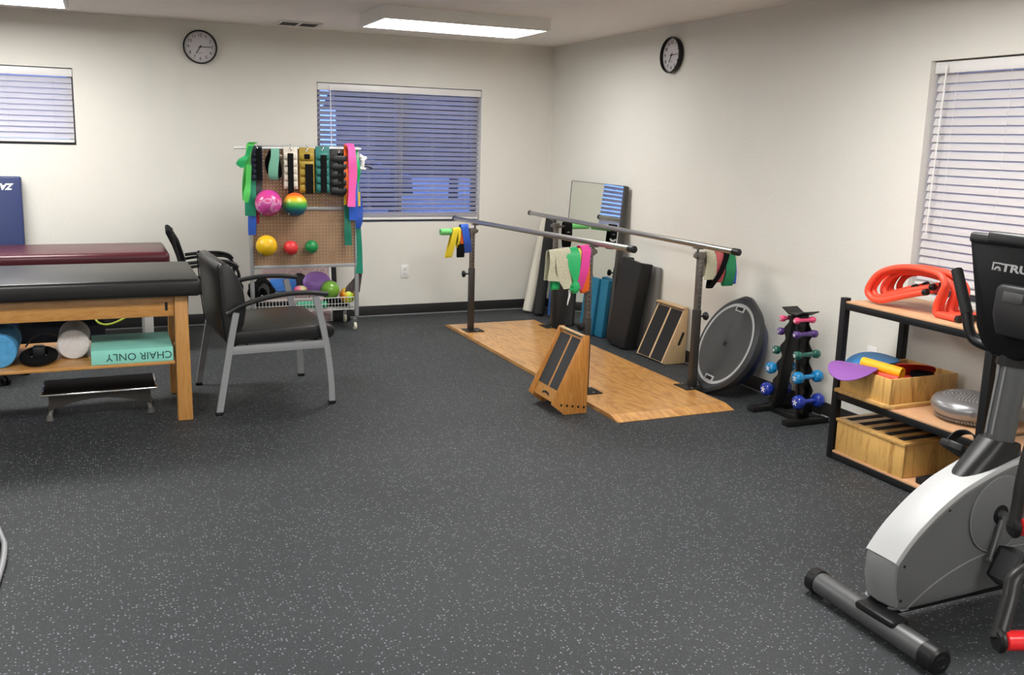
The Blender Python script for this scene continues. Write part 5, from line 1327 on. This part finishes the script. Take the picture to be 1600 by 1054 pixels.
# front stabiliser bar
sa, sb = V((-1.603, -5.560, .0475)), V((-1.625, -6.150, .0475)); d = (sb-sa).normalized()
bm = bm_(); cyl(bm, sa+d*.045, sb-d*.06, .0395, n=28); obj('front_stabiliser', bm, M_tubeg, t)
bm = bm_(); cyl(bm, sa, sa+d*.050, .0445, n=28, bev=.008); obj('end_cap', bm, M_blackp, t)
bm = bm_(); cyl(bm, sb-d*.065, sb, .0445, n=28, bev=.008); lathe(bm, [(.02, 0), (.018, .0015), (.012, -.004), (0, -.004)], sb, d, 16); obj('end_cap', bm, M_blackp, t)
for e in (sa+d*.09, sb-d*.03):
    bm = bm_(); cyl(bm, (e.x, e.y, .001), (e.x, e.y, .012), .018, n=14); obj('leveller', bm, M_chrome, t)
ra, rb = V((-.63, -5.62, .036)), V((-.63, -6.08, .036))
bm = bm_(); cyl(bm, ra, rb, .033, n=24, bev=.004); obj('rear_stabiliser', bm, M_tubeg, t)
bm = bm_(); box(bm, (-1.59, YC-.045, .060), (-.64, YC+.045, .095), .008); obj('frame_beam', bm, M_blackp, t)
bm = bm_(); box(bm, (-1.652, YC-.13, .066), (-1.578, YC+.04, .094), .012); obj('saddle_plate', bm, M_blackp, t)
# body shell: two grey side panels and a silver crown over them
prof = [(-1.548, .088), (-1.585, .105), (-1.606, .17), (-1.600, .262), (-1.562, .310), (-1.523, .350), (-1.475, .390), (-1.429, .424), (-1.375, .457), (-1.32, .485), (-1.21, .525), (-1.11, .552), (-1.02, .560)]
YN, YFr = YC-.075, YC+.075
def shell(poly, ya, yb, bulge, m, name):
    """side panel: flat outline with a rounded, slightly bulging outer face"""
    P = spline([V((p[0], 0, p[1])) for p in poly], 4, True); n = len(P)
    c = sum(P, V())/n; bm = bm_(); rows = []
    for (yy, s) in ((ya, 1.0), (ya+(yb-ya)*.55, 1.0), (ya+(yb-ya)*.9, .985), (yb, .95)):
        rows.append([bm.verts.new((c.x+(p.x-c.x)*s, yy, c.z+(p.z-c.z)*s)) for p in P])
    for a, b in zip(rows, rows[1:]): bridge(bm, a, b)
    bm.faces.new(rows[0]); bm.faces.new(rows[-1][::-1])
    return obj(name, bm, m, t, ang=28)
side_prof = [(-1.540, .088), (-1.572, .11), (-1.590, .17), (-1.590, .243), (-1.554, .294), (-1.516, .334), (-1.468, .374), (-1.424, .407), (-1.37, .441), (-1.316, .468), (-1.207, .508), (-1.10, .535), (-.97, .523), (-.87, .46), (-.83, .36), (-.83, .22), (-.87, .115), (-.96, .10)]
near_p = shell(side_prof, YC-.058, YC-.092, 0, M_gsh, 'side_panel')
shell(side_prof, YC+.058, YC+.092, 0, M_gsh, 'side_panel')
# crown: strip following the front and top of the profile
crown = spline([V((p[0], 0, p[1])) for p in prof[3:]], 5)
bm = bm_(); rows = []
for i, p in enumerate(crown):
    dd = (crown[min(i+1, len(crown)-1)]-crown[max(i-1, 0)]).normalized(); nn = V((-dd.z, 0, dd.x))
    row = []
    for (yy, o_) in ((-.0935, -.016), (-.0945, -.004), (-.091, .001), (-.05, .006), (0, .008), (.05, .006), (.091, .001), (.0945, -.004), (.0935, -.016), (.06, -.018), (-.06, -.018)):
        q = p+nn*o_; row.append(bm.verts.new((q.x, YC+yy, q.z)))
    rows.append(row)
for a, b in zip(rows, rows[1:]): bridge(bm, a, b)
bm.faces.new(rows[0]); bm.faces.new(rows[-1][::-1])
k = 0
obj('crown', bm, M_sil, t, ang=40)
# nose cover below the crown
bm = bm_(); rows = []
for (x, z) in ((-1.602, .2620), (-1.608, .240), (-1.608, .17), (-1.590, .105), (-1.562, .084)):
    rows.append([bm.verts.new((x+dx, YC+yy, z)) for yy, dx in ((-.091, .012), (-.06, 0), (0, -.007), (.06, 0), (.091, .012), (.085, .05), (-.085, .05))])
for a, b in zip(rows, rows[1:]): bridge(bm, a, b)
bm.faces.new(rows[0]); bm.faces.new(rows[-1][::-1]); obj('nose_cover', bm, M_gsh2, t)
def wid(x): return .70+.04*min(1, max(0, (x+1.60)/.42))
def taper(o):
    for v in o.data.vertices:
        v.co.y = YC-.0035+(v.co.y-YC)*wid(v.co.x)
for o_ in t.children:
    if o_.name.split('.')[0] in ('side_panel', 'crown', 'nose_cover'): taper(o_)
YS = YC-.0035-.0925*.74
# raised crank disc and lower skirt with a bright edge on the near side
cc = V((-1.158, YS-.0005, .374))
bm = bm_(); lathe(bm, [(.135, -.002), (.133, .006), (.122, .010), (0, .011)], cc, (0, -1, 0), 48); obj('crank_cover', bm, M_gsh, t)
bm = bm_(); tube(bm, [cc+V((.134*math.cos(2*PI*i/40), -.005, .134*math.sin(2*PI*i/40))) for i in range(40)], .0022, 6, 1, closed=True); obj('cover_bead', bm, M_gsh2, t)
bm = bm_(); cyl(bm, cc+V((0, -.0112, 0)), cc+V((0, -.013, 0)), .034, n=28); obj('axle_recess', bm, M_blackp, t)
bm = bm_(); tube(bm, [(x_, YC-.0035-.0925*wid(x_)-.0005, z_) for x_, z_ in ((-1.530, .094), (-1.45, .145), (-1.36, .188), (-1.25, .222), (-1.12, .24), (-.95, .235))], .0028, 6, 5); obj('skirt_bead', bm, M_gsh2, t)
bm = bm_()
for (x, z) in ((-1.560, .245), (-1.385, .415), (-1.560, .125)): yy_ = YC-.0035-.0925*wid(x); cyl(bm, (x, yy_+.004, z), (x, yy_-.0008, z), .005, n=10)
stuff(obj('screw_holes', bm, M_blackp, t))
# cranks and pedals
ang = R(-108)
for s, an in ((-1, ang), (1, ang+PI)):
    o_ = V((-1.158, YC+s*.086-.004, .374)); e = o_+V((math.cos(an)*.155, s*.012, math.sin(an)*.155))
    bm = bm_(); cyl(bm, o_+V((0, -s*.01, 0)), o_+V((0, s*.012, 0)), .017, n=16); tube(bm, [o_+V((0, s*.004, 0)), e], .0105, 10, 1); cr_ = obj('crank', bm, M_tubeg, t)
    bm = bm_(); cyl(bm, e+V((0, -s*.008, 0)), e+V((0, s*(.11 if s < 0 else .08), 0)), .008, n=10); obj('spindle', bm, M_chrome, cr_)
    Mp = Mx.Translation(e+V((0, s*(.062 if s < 0 else .048), 0))) @ Mx.Rotation(R(118) if s < 0 else R(30), 4, 'Y')
    bm = bm_(); prism(bm, [(-.062, -.050), (.055, -.050), (.064, .0), (.050, .047), (-.058, .050), (-.072, 0)], -.014, .014, 'Z', .006); xf(bm, Mp); pd = obj('pedal', bm, M_blackp, t)
    bm = bm_(); box(bm, (-.052, -.036, -.0165), (.046, .034, -.0145), .002, Mp); box(bm, (-.052, -.036, .0145), (.046, .034, .0165), .002, Mp); obj('tread', bm, M_gripg, pd)
    bm = bm_(); ribbon(bm, [Mp @ V(q) for q in ((-.01, -.050, .0), (-.005, -.052, .03), (.0, -.035, .062), (.0, 0, .074), (.0, .035, .062), (-.005, .050, .03), (-.01, .049, .0))], [Mp.to_3x3() @ V((.019, 0, 0))], .004, 5); obj('strap', bm, M_blackp, pd)
# boot, column, console, handlebar
cA, cB_ = V((-1.112, YC, .545)), V((-1.062, YC, 1.00)); d = (cB_-cA).normalized()
bm = bm_(); rows = []
def crz(x): return -1.661*x*x-4.045*x-1.9535 if x < -1.12 else .494+.06
for f in (0, .35, .75, 1.0):
    row = []
    for q in [2*PI*i/32 for i in range(32)]:
        c_, s_ = math.copysign(abs(math.cos(q))**.8, math.cos(q)), math.copysign(abs(math.sin(q))**.8, math.sin(q))
        bx_b = -1.168+.155*c_; lo_ = V((bx_b, YC-.0035+.064*s_*(1 if c_ > 0 else 1-.25*c_*c_), crz(bx_b)-.012 if bx_b < -1.12 else .545))
        hi_ = V((-1.101+.066*c_, YC+.060*s_, .608-.012*c_))
        row.append(bm.verts.new(lo_.lerp(hi_, f)))
    rows.append(row)
for a, b in zip(rows, rows[1:]): bridge(bm, a, b)
bm.faces.new(rows[0]); bm.faces.new(rows[-1][::-1]); obj('column_boot', bm, M_blackp, t, ang=50)
bm = bm_(); tube(bm, [cA+d*.02, cB_-d*.12], .056, 28, 1, flat=.78, upv=(0, 1, 0)); obj('column', bm, M_tubeg, t)
bm = bm_()
for s in (-.012, .012): tube(bm, [cA+d*.09+V((-.0565, s, 0)), cB_-d*.125+V((-.0565, s, 0))], .0035, 6, 1)
stuff(obj('column_ribs', bm, M_gsh2, t))
bm = bm_(); tube(bm, [cB_-d*.135, cB_-d*.04], lambda q: .064-.004*q, 28, 1, flat=.85, upv=(0, 1, 0)); obj('column_collar', bm, M_blackp, t)
bm = bm_(); hb = [tuple(aX(u, v, x)) for u, v, x in ((1572, 545, -1.075), (1545, 541, -1.08), (1522, 530, -1.085), (1514, 512, -1.085), (1511, 490, -1.08), (1504, 460, -1.07), (1498, 434, -1.06))]
tube(bm, hb, .0185, 14, 6); obj('handlebar', bm, M_blackp, t)
bm = bm_(); hb2 = [(p[0], 2*YC-p[1], p[2]) for p in hb]; tube(bm, hb2, .0185, 14, 6); obj('handlebar', bm, M_blackp, t)
for s, h_ in ((1, hb), (-1, hb2)):
    a, b, c_ = V(h_[4]), V(h_[5]), V(h_[6]); dd = (c_-b).normalized()
    bm = bm_(); tube(bm, [a, b, c_, c_+dd*.03], .0205, 14, 5); cyl(bm, c_+dd*.028, c_+dd*.034, .018, n=14); obj('grip', bm, M_rubber, t)
# console: back shell leaning away, hooded top, battery box with a latch, maker's lettering
MC = Mx.Translation((-1.115, YC, .895)) @ Mx.Rotation(R(7), 4, 'Y')          # local z up the console, -x its back
bm = bm_(); q = [(-.05, 0), (.05, 0), (.095, .03), (.130, .085), (.152, .16), (.198, .30), (.226, .385), (.218, .402), (-.218, .402), (-.226, .385), (-.198, .30), (-.152, .16), (-.130, .085), (-.095, .03)]
prism(bm, q, -.022, .022, 'X', .012); xf(bm, MC); obj('console_shell', bm, mat('console_black', (.004, .004, .0045), .5, spec=.15), t)
bm = bm_(); box(bm, (-.030, -.224, .370), (.045, .224, .408), .012, MC, 3); obj('console_hood', bm, mat('console_grey_black', (.016, .016, .017), .35, spec=.4), t)
bm = bm_(); box(bm, (-.034, -.150, .374), (.048, .150, .418), .012, MC, 3); obj('console_cap', bm, MATS['console_grey_black'], t)
bm = bm_(); box(bm, (.0225, -.165, .17), (.027, .165, .36), .004, MC); obj('display', bm, mat('dark_screen', (.01, .01, .012), .1), t)
bm = bm_(); prism(bm, [(-.105, .075), (.015, .075), (.043, .14), (.048, .23), (.035, .247), (-.125, .247), (-.138, .23), (-.133, .14)], -.070, -.0225, 'X', .014); xf(bm, MC); bb_ = obj('battery_box', bm, MATS['console_grey_black'], t)
bm = bm_(); box(bm, (-.0730, -.065, .188), (-.0702, .010, .222), .0015, MC); obj('latch', bm, mat('latch_grey', (.05, .05, .052), .4), bb_)
bm = bm_(); text(bm, 'TRUE', .036, MC @ Mx.Translation((-.0228, .008, .298)) @ Mx.Rotation(PI/2, 4, 'X') @ Mx.Rotation(-PI/2, 4, 'Y') @ Mx.Diagonal((1.55, 1, 1, 1)), bold=.0012)
M_logo = mat('silver_print', (.33, .33, .34), .4)
obj('lettering', bm, M_logo, t, flat=True)
# emblem beside the lettering: square with an arch and a slanted cut
bm = bm_(); yl = .100
for (ya, za, yb, zb) in ((0, .040, .058, .048), (0, .004, .009, .040)):
    pts = [(yl-ya, .250+za), (yl-yb, .250+za), (yl-yb, .250+zb), (yl-ya, .250+zb)]
    prism(bm, pts, -.0234, -.0224, 'X')
for k_ in range(6):
    a0, a1 = PI*k_/6*.85, PI*(k_+1)/6*.85
    pts = [(yl-.036+.022*math.cos(a0), .254+.024*math.sin(a0)), (yl-.036+.022*math.cos(a1), .254+.024*math.sin(a1)), (yl-.036+.012*math.cos(a1), .254+.012*math.sin(a1)), (yl-.036+.012*math.cos(a0), .254+.012*math.sin(a0))]
    prism(bm, pts, -.0234, -.0224, 'X')
prism(bm, [(yl-.034, .254), (yl-.058, .254), (yl-.058, .262)], -.0234, -.0224, 'X')
xf(bm, MC @ Mx.Translation((0, .111, .284)) @ Mx.Diagonal((1, .62, .62, 1)) @ Mx.Translation((0, -yl, -.25))); obj('emblem', bm, M_logo, t, flat=True)
# saddle and seat post at the rear
bm = bm_(); tube(bm, [(-.86, YC, .42), (-.78, YC, .80)], .028, 16, 1); obj('seat_post', bm, M_tubeg, t)
bm = bm_(); prism(bm, [(-.95, YC-.03), (-.95, YC+.03), (-.80, YC+.06), (-.68, YC+.125), (-.62, YC+.10), (-.62, YC-.10), (-.68, YC-.125), (-.80, YC-.06)], .805, .875, 'Z', .022); obj('saddle', bm, M_vinyl, t)

# ================================================================ machine with red grips at the right edge, nearer than the bike
t = thing('exercise_machine', 'black tubular exercise machine with red roller grips at the right edge', 'exercise machine')
def D(u, v, t_): return CAM+_ray(u, v)*t_
fl = lambda p: V((p.x, p.y, .02))
g1 = D(1585, 823, 2.42); g2 = D(1562, 1000, 2.16)
axd = V((.93, -.36, 0)).normalized()
def grip(p, L, rad, nm):
    bm = bm_(); cyl(bm, p-axd*.010, p+axd*.008, rad*1.22, n=24, bev=.006); f_ = obj('flange', bm, M_blackp, t)
    bm = bm_(); cyl(bm, p+axd*.0085, p+axd*L, rad, n=24, bev=.004); obj('grip', bm, mat('red_grip', (.72, .015, .02), .22, coat=.4), t)
    bm = bm_(); cyl(bm, p+axd*(L+.0005), p+axd*(L+.024), rad*1.22, n=24, bev=.006); obj('flange', bm, M_blackp, t)
grip(g1, .30, .0235, 'a'); grip(g2, .30, .0235, 'b')
top = D(1592, 690, 2.42)
bm = bm_(); tube(bm, [D(1640, 640, 2.43), D(1613, 690, 2.42), D(1597, 750, 2.42), D(1590, 790, 2.42), g1-axd*.004], .016, 12, 5); obj('upper_tube', bm, M_blackm, t)
bm = bm_(); tube(bm, [D(1650, 872, 2.25), D(1612, 888, 2.24), D(1586, 905, 2.22), D(1577, 940, 2.2), g2-axd*.004], .019, 12, 6); obj('lower_tube', bm, M_blackm, t)
# stand: posts off the right edge that carry both tubes
pa_ = D(1650, 872, 2.25); pb2 = D(1640, 640, 2.43)
P0 = V((pa_.x+.06, pa_.y-.02, .03))
bm = bm_(); tube(bm, [pa_, P0+V((0, 0, .25)), P0], .022, 12, 5); obj('post', bm, M_blackm, t)
bm = bm_(); tube(bm, [pb2, D(1668, 612, 2.42), D(1700, 640, 2.36), pa_+V((.02, 0, .12)), pa_], .016, 12, 5); obj('post', bm, M_blackm, t)
bm = bm_(); box(bm, (P0.x-.10, P0.y-.30, .001), (P0.x+.10, P0.y+.18, .045), .01); obj('base', bm, M_blackm, t)

# machine foot that just enters the frame at the left edge
t = thing('machine_base', 'corner of a black machine base with a grey curved bumper at the left edge', 'machine')
pL = aZ(-2, 870, .02)
bm = bm_(); tube(bm, [aZ(-14, 800, .03), aZ(3, 840, .02), aZ(7, 852, .018), aZ(4, 880, .016), aZ(-10, 925, .016)], .0105, 10, 5); obj('bumper', bm, M_grey, t)
bm = bm_(); c1, c2, c3, c4 = aZ(-6, 815, .0), aZ(-1, 850, .0), aZ(-10, 905, .0), aZ(-80, 880, .0)
prism(bm, [(c.x, c.y) for c in (c1, c2, c3, c4)], .001, .06, 'Z', .006); obj('body', bm, M_blackp, t)
# ================================================================ origins: put every thing's origin at its base
def finish():
    bpy.context.view_layer.update()
    for o in list(C.objects):
        if o.parent or o.type in ('CAMERA', 'LIGHT') or o in LOCAL or o.get('kind') == 'structure': continue
        ms = [o] if o.type == 'MESH' else []
        ms += list(o.children_recursive)
        pts = [m.matrix_world @ V(c) for m in ms if m.type == 'MESH' for c in m.bound_box]
        if not pts: continue
        lo = [min(p[i] for p in pts) for i in range(3)]; hi = [max(p[i] for p in pts) for i in range(3)]
        b = V(((lo[0]+hi[0])/2, (lo[1]+hi[1])/2, lo[2]))
        if o.type == 'MESH':
            if o.data.users == 1 and not o.children:
                o.data.transform(Mx.Translation(-b)); o.location = b
        else:
            o.location = b
            for c in o.children: c.location = c.location - b
finish()
